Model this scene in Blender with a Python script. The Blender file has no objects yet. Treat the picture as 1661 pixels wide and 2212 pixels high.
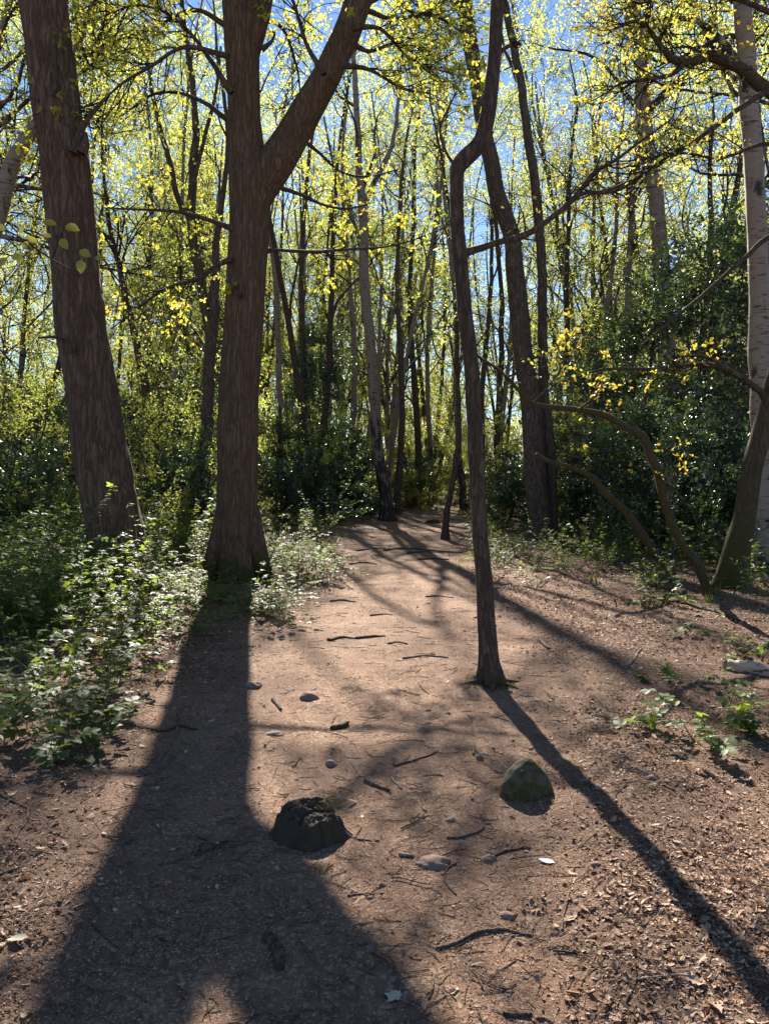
import bpy, bmesh, math
import numpy as np
from mathutils import Vector, Matrix

sc = bpy.context.scene
C = sc.collection
R = math.radians

# ------------------------------------------------------------------ camera
EYE = 1.6
PITCH = math.atan(72 / 1661)                       # camera looks 2.5 degrees down
cam_d = bpy.data.cameras.new('camera')
cam = bpy.data.objects.new('camera', cam_d); C.objects.link(cam)
cam.location = (0, 0, EYE)
cam.rotation_euler = (R(90) - PITCH, 0, 0)
cam_d.sensor_fit = 'HORIZONTAL'; cam_d.sensor_width = 36; cam_d.lens = 36
cam_d.clip_start = 0.05; cam_d.clip_end = 2000
sc.camera = cam

# ------------------------------------------------------------------ sky, sun, exposure
SUN = np.array([-0.134, 1.0, 0.70]); SUN /= np.linalg.norm(SUN)
sun_el = math.asin(SUN[2]); sun_az = math.atan2(SUN[0], SUN[1])
w = bpy.data.worlds.new('World'); sc.world = w; w.use_nodes = True
nt = w.node_tree
sky = nt.nodes.new('ShaderNodeTexSky'); sky.sky_type = 'NISHITA'; sky.sun_disc = False
sky.sun_elevation = sun_el; sky.sun_rotation = sun_az
sky.air_density = 0.75; sky.dust_density = 0.0; sky.ozone_density = 2.5
nt.links.new(sky.outputs[0], nt.nodes['Background'].inputs[0])
nt.nodes['Background'].inputs[1].default_value = 0.05
sl = bpy.data.lights.new('sun', 'SUN'); sl.energy = 5.0; sl.angle = R(0.53); sl.color = (1.0, 0.93, 0.82)
so = bpy.data.objects.new('sun', sl); C.objects.link(so)
so.rotation_euler = Vector(SUN).to_track_quat('Z', 'Y').to_euler()
so.location = tuple(SUN * 60)
sc.view_settings.view_transform = 'Standard'; sc.view_settings.look = 'None'
sc.view_settings.gamma = 1.0; sc.view_settings.exposure = 2.05
cy = sc.cycles
cy.max_bounces = 10; cy.diffuse_bounces = 8; cy.glossy_bounces = 2; cy.transmission_bounces = 4
cy.caustics_reflective = False; cy.caustics_refractive = False
cy.sample_clamp_indirect = 6

# ------------------------------------------------------------------ helpers
rng = np.random.default_rng(11)
F0 = np.array([0, math.cos(PITCH), -math.sin(PITCH)]); U0 = np.array([0, math.sin(PITCH), math.cos(PITCH)])

def ray(px, py):
    return F0 + np.array([1.0, 0, 0]) * (px - 830.5) / 1661 + U0 * (1106 - py) / 1661
def P(px, py, Y):
    d = ray(px, py); return np.array([0, 0, EYE]) + d * (Y / d[1])
def nrm(a):
    a = np.asarray(a, float); return a / np.maximum(np.linalg.norm(a, axis=-1, keepdims=True), 1e-9)
def sstep(a, b, x):
    t = np.clip((np.asarray(x, float) - a) / (b - a), 0, 1); return t * t * (3 - 2 * t)

def hash2(i, j, s):
    n = (i.astype(np.int64) * 374761393 + j.astype(np.int64) * 668265263 + s * 1442695041) & 0xFFFFFFFF
    n = ((n ^ (n >> 13)) * 1274126177) & 0xFFFFFFFF
    return ((n ^ (n >> 16)) & 0xFFFF) / 32767.5 - 1.0
def noise(x, y, s=0):
    x = np.asarray(x, float); y = np.asarray(y, float)
    i = np.floor(x); j = np.floor(y); u = x - i; v = y - j
    u = u * u * (3 - 2 * u); v = v * v * (3 - 2 * v)
    a = hash2(i, j, s); b = hash2(i + 1, j, s); c = hash2(i, j + 1, s); d = hash2(i + 1, j + 1, s)
    return (a * (1 - u) + b * u) * (1 - v) + (c * (1 - u) + d * u) * v

PY = [0, 2.3, 4, 6, 9, 12, 18, 25, 32, 45, 60, 90]
PX = [-.3, -.25, -.15, .0, .2, .43, .42, .55, 2.0, 3.3, 6.5, 16]
PW = [.95, .95, 1.15, 1.4, 1.35, 1.25, 1.55, 1.9, 1.2, 0.95, .8, .8]
def path_mask(x, y):
    xc = np.interp(y, PY, PX); hw = np.interp(y, PY, PW)
    d = np.abs(x - xc) / hw + 0.22 * noise(x * 1.3, y * 1.3, 3) + 0.12 * noise(x * 4.5, y * 4.5, 4)
    return 1 - sstep(0.72, 1.35, d)
def hgt(x, y):
    m = path_mask(x, y)
    h = 0.045 * noise(x * .32, y * .32, 1) + 0.022 * noise(x * 1.1, y * 1.1, 2)
    h = h + (0.018 * noise(x * 3.1, y * 3.1, 5) + 0.012 * noise(x * 8, y * 8, 6)) * (1.0 - .3 * m)
    h = h + 0.0035 * noise(x * 21, y * 21, 8) + 0.06 * (1 - m)
    return h - 0.03
def G(px, py):
    d = ray(px, py); z = 0.0
    for _ in range(12):
        t = (z - EYE) / d[2]; p = np.array([0, 0, EYE]) + d * t
        z = float(hgt(p[0], p[1]))
    return np.array([p[0], p[1], z])

def link(o, parent=None):
    C.objects.link(o)
    if parent is not None: o.parent = parent
    return o
def tag(o, label=None, cat=None, group=None, kind=None):
    if label: o['label'] = label
    if cat: o['category'] = cat
    if group: o['group'] = group
    if kind: o['kind'] = kind
    return o
def thing(name, label, cat, loc=(0, 0, 0), group=None):
    o = bpy.data.objects.new(name, None); o.empty_display_size = .1
    o.location = tuple(float(v) for v in loc); C.objects.link(o)
    return tag(o, label, cat, group)
def copy_tree(o, parent=None):
    c = o.copy(); C.objects.link(c)
    if parent is not None: c.parent = parent
    for ch in o.children: copy_tree(ch, c)
    return c

class MB:
    """collects vertices / faces / one float attribute, builds one mesh"""
    def __init__(s): s.v = []; s.f = {3: [], 4: []}; s.m = {3: [], 4: []}; s.a = []; s.n = 0
    def add(s, V, Fc, mat=0, a=0.5):
        V = np.asarray(V, float).reshape(-1, 3); Fc = np.asarray(Fc, np.int64)
        k = Fc.shape[-1]; Fc = Fc.reshape(-1, k)
        s.v.append(V); s.f[k].append(Fc + s.n); s.m[k].append(np.full(len(Fc), mat, np.int32))
        s.a.append(np.broadcast_to(np.asarray(a, float), (len(V),)).copy()); s.n += len(V)
    def mesh(s, name, mats, off=(0, 0, 0), smooth=True):
        V = np.concatenate(s.v) - np.asarray(off, float)
        loops = []; starts = []; tot = 0; mi = []
        for k in (3, 4):
            if s.f[k]:
                Fk = np.concatenate(s.f[k]); loops.append(Fk.ravel())
                starts.append(tot + np.arange(len(Fk)) * k); tot += Fk.size; mi.append(np.concatenate(s.m[k]))
        L = np.concatenate(loops).astype(np.int32); S = np.concatenate(starts).astype(np.int32)
        me = bpy.data.meshes.new(name)
        me.vertices.add(len(V)); me.vertices.foreach_set('co', V.astype(np.float32).ravel())
        me.loops.add(len(L)); me.loops.foreach_set('vertex_index', L)
        me.polygons.add(len(S)); me.polygons.foreach_set('loop_start', S)
        me.polygons.foreach_set('material_index', np.concatenate(mi))
        me.polygons.foreach_set('use_smooth', np.full(len(S), smooth))
        me.update(calc_edges=True)
        at = me.attributes.new('v', 'FLOAT', 'POINT'); at.data.foreach_set('value', np.concatenate(s.a).astype(np.float32))
        for m in mats: me.materials.append(m)
        return me
    def build(s, name, mats, parent=None, smooth=True):
        if not isinstance(mats, (list, tuple)): mats = [mats]
        off = tuple(parent.location) if parent is not None else (0, 0, 0)
        if parent is not None and parent.parent is not None: off = tuple(np.array(parent.location) + np.array(parent.parent.location))
        return link(bpy.data.objects.new(name, s.mesh(name, mats, off, smooth)), parent)

def tubes(mb, Pn, Rn, k=5, mat=0, a=0.5, cap=False):
    """a batch of tubes: Pn (B,N,3), Rn (B,N)"""
    Pn = np.asarray(Pn, float); Rn = np.asarray(Rn, float); B, N, _ = Pn.shape
    T = nrm(np.gradient(Pn, axis=1)); mean = nrm(Pn[:, -1] - Pn[:, 0])
    ref = np.zeros((B, 3)); ref[np.arange(B), np.argmin(np.abs(mean), axis=1)] = 1
    u = nrm(np.cross(T, ref[:, None, :])); v = np.cross(T, u)
    th = np.arange(k) * 2 * math.pi / k
    V = Pn[:, :, None, :] + Rn[:, :, None, None] * (np.cos(th)[None, None, :, None] * u[:, :, None, :] + np.sin(th)[None, None, :, None] * v[:, :, None, :])
    idx = np.arange(B * N * k).reshape(B, N, k); nx = np.roll(idx, -1, axis=2)
    Fq = np.stack([idx[:, :-1], nx[:, :-1], nx[:, 1:], idx[:, 1:]], -1).reshape(-1, 4)
    if np.ndim(a) == 1: a = np.repeat(a, N * k)
    elif np.ndim(a) == 2: a = np.repeat(a.ravel(), k)
    base = mb.n; mb.add(V, Fq, mat, a)
    if cap:
        for b in range(B):
            for e in (0, N - 1):
                c = Pn[b, e]; ring = idx[b, e] + base
                i0 = mb.n; mb.add(np.vstack([V[b, e], c + 0 * c]), [[j, (j + 1) % k, k] for j in range(k)], mat, .5)

def grow(S, D, L, N, wig, up, g=None):
    g = g or rng
    S = np.asarray(S, float); d = nrm(D); B = len(S); pts = [S]; wv = g.normal(size=(B, 3)) * wig
    for i in range(1, N):
        wv = .45 * wv + g.normal(size=(B, 3)) * wig
        d = nrm(d + wv + np.array([0, 0, up])); pts.append(pts[-1] + d * (L / (N - 1))[:, None])
    return np.stack(pts, 1)
def pick(Pn, Rn, n, t0, t1=1.0, g=None):
    """n points on every tube -> position, tangent, radius, t"""
    g = g or rng
    B, N, _ = Pn.shape; bi = np.repeat(np.arange(B), n)
    t = t0 + (t1 - t0) * g.random(B * n); x = t * (N - 1) - 1e-6; i = np.clip(x.astype(int), 0, N - 2); f = (x - i)[:, None]
    p = Pn[bi, i] * (1 - f) + Pn[bi, i + 1] * f; tg = nrm(Pn[bi, i + 1] - Pn[bi, i])
    r = Rn[bi, i] * (1 - f[:, 0]) + Rn[bi, i + 1] * f[:, 0]
    return p, tg, r, t
def fan(tg, ang, g=None):
    g = g or rng
    q = nrm(np.cross(tg, g.normal(size=tg.shape))); return nrm(tg * np.cos(ang)[:, None] + q * np.sin(ang)[:, None])

def scatter(mb, TV, TF, pos, X, Z, s, mat=0, a=0.5):
    """stamp template TV/TF at pos with local x axis X, local z near Z, scale s"""
    X = nrm(X); Yv = nrm(np.cross(Z, X)); Zv = np.cross(X, Yv); n = len(pos); s = np.broadcast_to(s, (n,))
    V = pos[:, None] + s[:, None, None] * (TV[None, :, 0:1] * X[:, None] + TV[None, :, 1:2] * Yv[:, None] + TV[None, :, 2:3] * Zv[:, None])
    Fc = TF[None] + (np.arange(n) * len(TV))[:, None, None]
    mb.add(V, Fc.reshape(-1, TF.shape[1]), mat, np.repeat(np.broadcast_to(a, (n,)), len(TV)))

# leaf templates: x along the leaf, length 1
LEAF = (np.array([[0, 0, 0], [.45, .33, .08], [1, 0, -.04], [.45, -.33, .08]]), np.array([[0, 2, 1], [0, 3, 2]]))
LEAF_CURL = (np.array([[0, 0, 0], [.35, .3, .13], [.75, .24, .2], [1, 0, .10], [.75, -.24, .12], [.35, -.3, .17], [.5, 0, .0]]),
             np.array([[6, 0, 5], [6, 5, 4], [6, 4, 3], [6, 3, 2], [6, 2, 1], [6, 1, 0]]))
def lobed():
    o = [(0, 0), (.18, .07), (.3, .2), (.4, .12), (.52, .27), (.64, .15), (.76, .25), (.86, .13), (1, .03)]
    v = [(x, y, .05 * y) for x, y in o] + [(x, -y, .05 * y) for x, y in o[1:]]
    v += [(.35, 0, -.03), (.7, 0, -.03)]
    n = len(o); up = list(range(n)); dn = [0] + list(range(n, 2 * n - 1)); c0, c1 = 2 * n - 1, 2 * n
    f = []
    for ch, flip in ((up, 0), (dn, 1)):
        for i in range(n - 1):
            c = c0 if i < 4 else c1
            t = [c, ch[i], ch[i + 1]]; f.append(t[::-1] if not flip else t)
        t = [c0, ch[4], c1]; f.append(t[::-1] if not flip else t)
    return np.array(v, float), np.array(f)
OAKLEAF = lobed()
def ovate(nseg=4, w=.32, fold=.1, droop=.12):
    xs = np.linspace(0, 1, nseg + 1); ys = w * np.sin(np.pi * xs ** .8) ** .8
    mid = np.stack([xs, 0 * xs, -droop * xs ** 2], 1)
    v = list(mid)
    for sgn in (1, -1):
        for i in range(1, nseg): v.append([xs[i], sgn * ys[i], fold * ys[i] / w * .6 - droop * xs[i] ** 2])
    f = []
    for q, sgn in ((nseg + 1, 1), (2 * nseg, -1)):
        e = [0] + [q + i for i in range(nseg - 1)] + [nseg]
        for i in range(nseg):
            for t in ([i, i + 1, e[i + 1]], [i, e[i + 1], e[i]]):
                if len(set(t)) == 3: f.append(t if sgn > 0 else t[::-1])
    return np.array(v, float), np.array(f)
LEAFLET = ovate()
def trifoliate():
    V, Fc = LEAFLET; vs = []; fs = []; n = 0
    for ang, sx, sc_ in ((0, .35, 1.0), (1.15, .22, .85), (-1.15, .22, .85)):
        c, s_ = math.cos(ang), math.sin(ang); W = V * sc_
        W = np.stack([W[:, 0] * c - W[:, 1] * s_ + sx * (c if ang == 0 else .9), W[:, 0] * s_ + W[:, 1] * c, W[:, 2]], 1)
        vs.append(W); fs.append(Fc + n); n += len(W)
    pet = np.array([[0, -.015, 0], [0, .015, 0], [.4, .012, 0], [.4, -.012, 0]]); vs.append(pet); fs.append(np.array([[0, 1, 2], [0, 2, 3]]) + n)
    return np.concatenate(vs), np.concatenate(fs)
TRI = trifoliate()

# ------------------------------------------------------------------ materials
def mat(name):
    m = bpy.data.materials.new(name); m.use_nodes = True
    return m, m.node_tree, m.node_tree.nodes['Principled BSDF']
def node(t, ty, **kw):
    n = t.nodes.new(ty)
    for k, v in kw.items():
        if k.startswith('i_'): n.inputs[k[2:].replace('_', ' ')].default_value = v
        else: setattr(n, k, v)
    return n
def ramp(t, stops, fac, interp='LINEAR'):
    r = t.nodes.new('ShaderNodeValToRGB'); r.color_ramp.interpolation = interp
    el = r.color_ramp.elements
    while len(el) < len(stops): el.new(0.5)
    for e, (p, c) in zip(el, stops): e.position = p; e.color = (*c, 1)
    t.links.new(fac, r.inputs[0]); return r.outputs[0]
def mixc(t, fac, a, b, mode='MIX'):
    m = t.nodes.new('ShaderNodeMix'); m.data_type = 'RGBA'; m.blend_type = mode
    for sock, val in ((m.inputs[0], fac), (m.inputs[6], a), (m.inputs[7], b)):
        if hasattr(val, 'is_output'): t.links.new(val, sock)
        elif isinstance(val, tuple): sock.default_value = (*val, 1)
        else: sock.default_value = val
    return m.outputs[2]
def attr(t):
    a = t.nodes.new('ShaderNodeAttribute'); a.attribute_name = 'v'; return a.outputs['Fac']
def coord(t, scale=(1, 1, 1), kind='Object'):
    c = t.nodes.new('ShaderNodeTexCoord'); m = t.nodes.new('ShaderNodeMapping'); m.inputs['Scale'].default_value = scale
    t.links.new(c.outputs[kind], m.inputs[0]); return m.outputs[0]
def tnoise(t, vec, scale, detail=4, rough=.6):
    n = node(t, 'ShaderNodeTexNoise', i_Scale=scale, i_Detail=detail, i_Roughness=rough); t.links.new(vec, n.inputs[0]); return n.outputs['Fac']
def bump(t, h, strength, dist, normal=None):
    b = node(t, 'ShaderNodeBump', i_Strength=strength, i_Distance=dist); t.links.new(h, b.inputs['Height'])
    if normal is not None: t.links.new(normal, b.inputs['Normal'])
    return b.outputs[0]

def leaf_mat(name, cols, trans, tfac=.5, rough=.45, spec=.4):
    m, t, b = mat(name); v = attr(t)
    b.inputs['Roughness'].default_value = rough; b.inputs['Specular IOR Level'].default_value = spec
    n = len(cols); c = ramp(t, [(i / (n - 1), x) for i, x in enumerate(cols)], v); t.links.new(c, b.inputs['Base Color'])
    c2 = ramp(t, [(i / (n - 1), x) for i, x in enumerate(trans)], v)
    tr = t.nodes.new('ShaderNodeBsdfTranslucent'); t.links.new(c2, tr.inputs[0])
    mx = t.nodes.new('ShaderNodeMixShader'); mx.inputs[0].default_value = tfac
    t.links.new(b.outputs[0], mx.inputs[1]); t.links.new(tr.outputs[0], mx.inputs[2])
    t.links.new(mx.outputs[0], t.nodes['Material Output'].inputs[0]); return m

M = {}
M['birch_leaf'] = leaf_mat('birch_leaf', [(.12, .13, .04), (.17, .175, .045), (.21, .19, .055)], [(.38, .48, .09), (.58, .62, .11), (.74, .66, .14)], .6, .4, .5)
M['oak_leaf'] = leaf_mat('oak_leaf', [(.11, .125, .02), (.17, .165, .025), (.2, .14, .03)], [(.44, .54, .06), (.70, .70, .08), (.82, .60, .09)], .6, .42, .4)
M['orange_leaf'] = leaf_mat('orange_leaf', [(.15, .09, .02), (.17, .11, .03), (.2, .09, .03)], [(.66, .64, .07), (.75, .62, .08), (.72, .46, .08)], .6)
M['green_leaf'] = leaf_mat('green_leaf', [(.04, .06, .015), (.07, .10, .02), (.10, .12, .02)], [(.30, .35, .06), (.52, .53, .09), (.68, .62, .12)], .55, .35, .5)
M['bramble_leaf'] = leaf_mat('bramble_leaf', [(.035, .062, .022), (.055, .09, .028), (.09, .12, .03)], [(.15, .24, .04), (.28, .38, .05), (.50, .54, .06)], .48, .55, .3)
M['holly_leaf'] = leaf_mat('holly_leaf', [(.012, .028, .014), (.02, .045, .018), (.04, .07, .02)], [(.05, .11, .02), (.12, .20, .035), (.26, .34, .05)], .25, .38, 1.0)
M['grass'] = leaf_mat('grass', [(.05, .06, .02), (.09, .10, .03), (.14, .14, .06)], [(.12, .16, .03), (.24, .27, .05), (.32, .3, .1)], .4)
M['moss_leaf'] = leaf_mat('moss_leaf', [(.025, .028, .008), (.045, .046, .012), (.07, .065, .02)], [(.06, .07, .01), (.10, .10, .02), (.14, .12, .03)], .3)
M['dead_leaf'] = leaf_mat('dead_leaf', [(.05, .028, .018), (.16, .094, .06), (.31, .198, .135), (.45, .31, .215)], [(.05, .025, .012), (.2, .09, .035), (.3, .16, .07), (.4, .27, .14)], .2, .6, .2)
M['pale_leaf'] = leaf_mat('pale_leaf', [(.42, .38, .28), (.5, .46, .36)], [(.2, .18, .1), (.3, .26, .15)], .2, .5, .3)
M['silver_leaf'] = leaf_mat('silver_leaf', [(.62, .62, .66), (.7, .7, .74)], [(.3, .3, .3), (.4, .4, .4)], .1, .35, .5)

def bark(name, dark, light, sc_=7, stretch=.16, strength=.9, dist=.03, moss=(.050, .044, .012), rough=.9, lichen=None):
    """furrowed bark; attribute v above .5 = moss grown on it"""
    m, t, b = mat(name); b.inputs['Roughness'].default_value = rough; b.inputs['Specular IOR Level'].default_value = .2
    v0 = coord(t); nz = node(t, 'ShaderNodeTexNoise', i_Scale=5.0, i_Detail=3.0); t.links.new(v0, nz.inputs[0])
    wob = t.nodes.new('ShaderNodeVectorMath'); wob.operation = 'MULTIPLY_ADD'
    t.links.new(nz.outputs['Color'], wob.inputs[0]); wob.inputs[1].default_value = (.07, .07, .25); t.links.new(v0, wob.inputs[2])
    mp = t.nodes.new('ShaderNodeMapping'); mp.inputs['Scale'].default_value = (1, 1, stretch); t.links.new(wob.outputs[0], mp.inputs[0])
    n1 = tnoise(t, mp.outputs[0], sc_ * 2.6, 7, .7); n2 = tnoise(t, v0, 1.3, 4, .65)
    def crack(s_, gain):
        q = tnoise(t, mp.outputs[0], s_, 3, .5); d1 = node(t, 'ShaderNodeMath', operation='SUBTRACT'); t.links.new(q, d1.inputs[0]); d1.inputs[1].default_value = .5
        d2 = node(t, 'ShaderNodeMath', operation='ABSOLUTE'); t.links.new(d1.outputs[0], d2.inputs[0])
        d3 = node(t, 'ShaderNodeMath', operation='MULTIPLY', use_clamp=True); t.links.new(d2.outputs[0], d3.inputs[0]); d3.inputs[1].default_value = gain; return d3
    fa = crack(sc_ * 1.5, 8.0); fb = crack(sc_ * 3.2, 7.0)
    fur = node(t, 'ShaderNodeMath', operation='MULTIPLY'); t.links.new(fa.outputs[0], fur.inputs[0]); fm = node(t, 'ShaderNodeMapRange', i_To_Min=.45); t.links.new(fb.outputs[0], fm.inputs[0]); t.links.new(fm.outputs[0], fur.inputs[1])
    col = mixc(t, n1, dark, light)
    col = mixc(t, n2, col, tuple(x * 1.5 for x in light) if lichen is None else lichen, 'MIX') if lichen else mixc(t, .3, col, mixc(t, n2, tuple(x * .8 for x in dark), light))
    crev = mixc(t, ramp(t, [(0, (.0, .0, .0)), (1, (1, 1, 1))], mixc(t, .2, fur.outputs[0], n1)), tuple(x * .4 for x in dark), col)  # crack lines darkened in the colour, standing in for weak furrow shade
    mo = t.nodes.new('ShaderNodeMath'); mo.operation = 'MULTIPLY_ADD'; mo.inputs[1].default_value = 1.8; t.links.new(attr(t), mo.inputs[0]); mo.inputs[2].default_value = -1.45
    ad = t.nodes.new('ShaderNodeMath'); ad.operation = 'ADD'; ad.use_clamp = True; t.links.new(mo.outputs[0], ad.inputs[0]); t.links.new(tnoise(t, v0, 9, 5, .7), ad.inputs[1])
    sh = node(t, 'ShaderNodeMapRange', i_From_Min=.25, i_From_Max=.6); t.links.new(ad.outputs[0], sh.inputs[0])
    mc = mixc(t, tnoise(t, v0, 40, 3), tuple(x * .5 for x in moss), tuple(x * 1.5 for x in moss))
    t.links.new(mixc(t, sh.outputs[0], crev, mc), b.inputs['Base Color'])
    hsum = mixc(t, .55, fur.outputs[0], n1)
    t.links.new(bump(t, hsum, strength, dist), b.inputs['Normal']); return m
M['pine_bark'] = bark('pine_bark', (.105, .062, .042), (.27, .165, .112), 9, .15, 1.0, .035)
M['oak_bark'] = bark('oak_bark', (.115, .070, .044), (.29, .183, .112), 15, .075, 1.0, .03)
M['brown_bark'] = bark('brown_bark', (.075, .049, .036), (.20, .135, .097), 14, .2, .7, .015)
M['grey_bark'] = bark('grey_bark', (.085, .06, .044), (.24, .178, .135), 12, .22, .7, .018)
M['twig_bark'] = bark('twig_bark', (.03, .02, .016), (.075, .05, .038), 14, .3, .5, .01)

def birch_bark(name, c1=(.135, .098, .074), c2=(.30, .232, .18)):
    m, t, b = mat(name); b.inputs['Roughness'].default_value = .7; b.inputs['Specular IOR Level'].default_value = .3
    v0 = coord(t); band = tnoise(t, coord(t, (2.2, 2.2, 15)), 2.2, 4, .65); blot = tnoise(t, coord(t, (1.5, 1.5, .55)), 3.4, 5, .7)
    base = mixc(t, tnoise(t, v0, 6, 5), c1, c2)
    c = mixc(t, ramp(t, [(.56, (0, 0, 0)), (.62, (1, 1, 1))], band), base, (.06, .045, .04))
    av = node(t, 'ShaderNodeMath', operation='MULTIPLY_ADD'); t.links.new(attr(t), av.inputs[0]); av.inputs[1].default_value = .5; t.links.new(blot, av.inputs[2])
    r = ramp(t, [(.68, (0, 0, 0)), (.74, (1, 1, 1))], av.outputs[0])
    c = mixc(t, r, c, (.035, .026, .022)); t.links.new(c, b.inputs['Base Color'])
    hs = mixc(t, .5, band, blot); t.links.new(bump(t, hs, .7, .02), b.inputs['Normal']); return m
M['birch_bark'] = birch_bark('birch_bark')
M['log_bark'] = birch_bark('log_bark', (.30, .20, .14), (.52, .39, .29))
M['white_birch_bark'] = birch_bark('white_birch_bark', (.165, .12, .088), (.32, .25, .195))

def floor_mat():
    m, t, b = mat('forest_floor'); b.inputs['Roughness'].default_value = .92; b.inputs['Specular IOR Level'].default_value = .15
    v0 = coord(t); a = attr(t)
    n1 = tnoise(t, v0, 1.6, 5, .65); n2 = tnoise(t, v0, 38, 6, .75); n3 = tnoise(t, v0, 130, 3, .7)
    vo = node(t, 'ShaderNodeTexVoronoi', i_Scale=75.0); t.links.new(v0, vo.inputs[0])
    earth = ramp(t, [(.30, (.105, .057, .036)), (.5, (.245, .143, .093)), (.70, (.37, .235, .16))], n2)
    damp = tnoise(t, v0, .9, 4, .6); fine = tnoise(t, v0, 7, 5, .7)
    earth = mixc(t, ramp(t, [(.35, (0, 0, 0)), (.7, (1, 1, 1))], n1), earth, mixc(t, n3, (.165, .093, .06), (.34, .215, .147)))
    chips = ramp(t, [(.70, (0, 0, 0)), (.78, (1, 1, 1))], vo.outputs['Color'])
    earth = mixc(t, chips, earth, mixc(t, n3, (.28, .185, .13), (.48, .36, .26)))
    earth = mixc(t, ramp(t, [(.42, (.0, .0, .0)), (.62, (.55, .55, .55))], damp), earth, mixc(t, n3, (.085, .05, .035), (.21, .13, .093)))
    earth = mixc(t, ramp(t, [(.52, (.0, .0, .0)), (.7, (.5, .5, .5))], fine), earth, (.08, .047, .033))
    lit = ramp(t, [(.25, (.06, .034, .023)), (.5, (.16, .096, .066)), (.75, (.30, .19, .136))], n2)
    t.links.new(mixc(t, a, lit, earth), b.inputs['Base Color'])
    hs = mixc(t, .4, mixc(t, .5, n2, fine), n3); t.links.new(bump(t, hs, 1.0, .045), b.inputs['Normal']); return m
M['floor'] = floor_mat()

def rock_mat(name, dark, light, moss_amt=0.0, moss=(.046, .042, .011)):
    m, t, b = mat(name); b.inputs['Roughness'].default_value = .85; b.inputs['Specular IOR Level'].default_value = .25
    v0 = coord(t); n = tnoise(t, v0, 14, 7, .7); c = mixc(t, n, dark, light)
    if moss_amt:
        k = tnoise(t, v0, 11, 5, .75); f = ramp(t, [(.62 - moss_amt * .5, (0, 0, 0)), (.74 - moss_amt * .5, (1, 1, 1))], k)
        c = mixc(t, f, c, mixc(t, tnoise(t, v0, 120, 3), tuple(x * .4 for x in moss), tuple(x * 1.6 for x in moss)))
    t.links.new(c, b.inputs['Base Color']); t.links.new(bump(t, mixc(t, .5, n, tnoise(t, v0, 90, 4)), .8, .012), b.inputs['Normal']); return m
M['stone'] = rock_mat('stone', (.12, .075, .055), (.27, .185, .145))
M['mossy_stone'] = rock_mat('mossy_stone', (.05, .04, .03), (.13, .105, .075), .45)
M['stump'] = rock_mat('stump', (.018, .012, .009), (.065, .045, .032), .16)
M['wood'] = bark('wood', (.13, .088, .06), (.36, .26, .185), 20, .3, .8, .006)
M['dark_wood'] = bark('dark_wood', (.065, .042, .03), (.2, .132, .092), 20, .3, .8, .006)
M['pale_wood'] = bark('pale_wood', (.25, .2, .16), (.5, .43, .36), 20, .3, .5, .004)
M['moss'] = rock_mat('moss', (.03, .035, .008), (.09, .10, .02))

# ------------------------------------------------------------------ ground and path (one height field cut in two sheets)
def axis(lo, hi, c, d0, k, reach):
    out = [c]
    while out[-1] < hi: out.append(out[-1] + max(d0, k * max(0, abs(out[-1] - c) - reach)))
    neg = [c]
    while neg[-1] > lo: neg.append(neg[-1] - max(d0, k * max(0, abs(neg[-1] - c) - reach)))
    return np.array(neg[:0:-1] + out)
gx = axis(-260, 260, 0.3, .044, .055, 2.6); gy = axis(-60, 320, 3.2, .044, .035, 1.6)
GX, GY = np.meshgrid(gx, gy); GZ = hgt(GX, GY); GM = path_mask(GX, GY)
ids = np.arange(GX.size).reshape(GX.shape)
quads = np.stack([ids[:-1, :-1], ids[:-1, 1:], ids[1:, 1:], ids[1:, :-1]], -1).reshape(-1, 4)
onp = (GM.ravel()[quads].mean(1) > .5) & (GY.ravel()[quads].min(1) > -8) & (GY.ravel()[quads].max(1) < 95)
GV = np.stack([GX.ravel(), GY.ravel(), GZ.ravel()], 1)
for nm, sel in (('forest_floor', ~onp), ('path', onp)):
    q = quads[sel]; uq, inv = np.unique(q, return_inverse=True)
    mb = MB(); mb.add(GV[uq], inv.reshape(-1, 4), 0, GM.ravel()[uq]); o = mb.build(nm, M['floor']); tag(o, kind='structure')

# ------------------------------------------------------------------ trees
def spline(pts, n):
    pts = np.asarray(pts, float); m = len(pts); p = np.vstack([2 * pts[0] - pts[1], pts, 2 * pts[-1] - pts[-2]])
    s = np.linspace(0, m - 1 - 1e-6, n); i = s.astype(int); f = (s - i)[:, None]
    a, b, c, d = p[i], p[i + 1], p[i + 2], p[i + 3]
    return .5 * (2 * b + (c - a) * f + (2 * a - 5 * b + 4 * c - d) * f ** 2 + (3 * b - a - 3 * c + d) * f ** 3)

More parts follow.
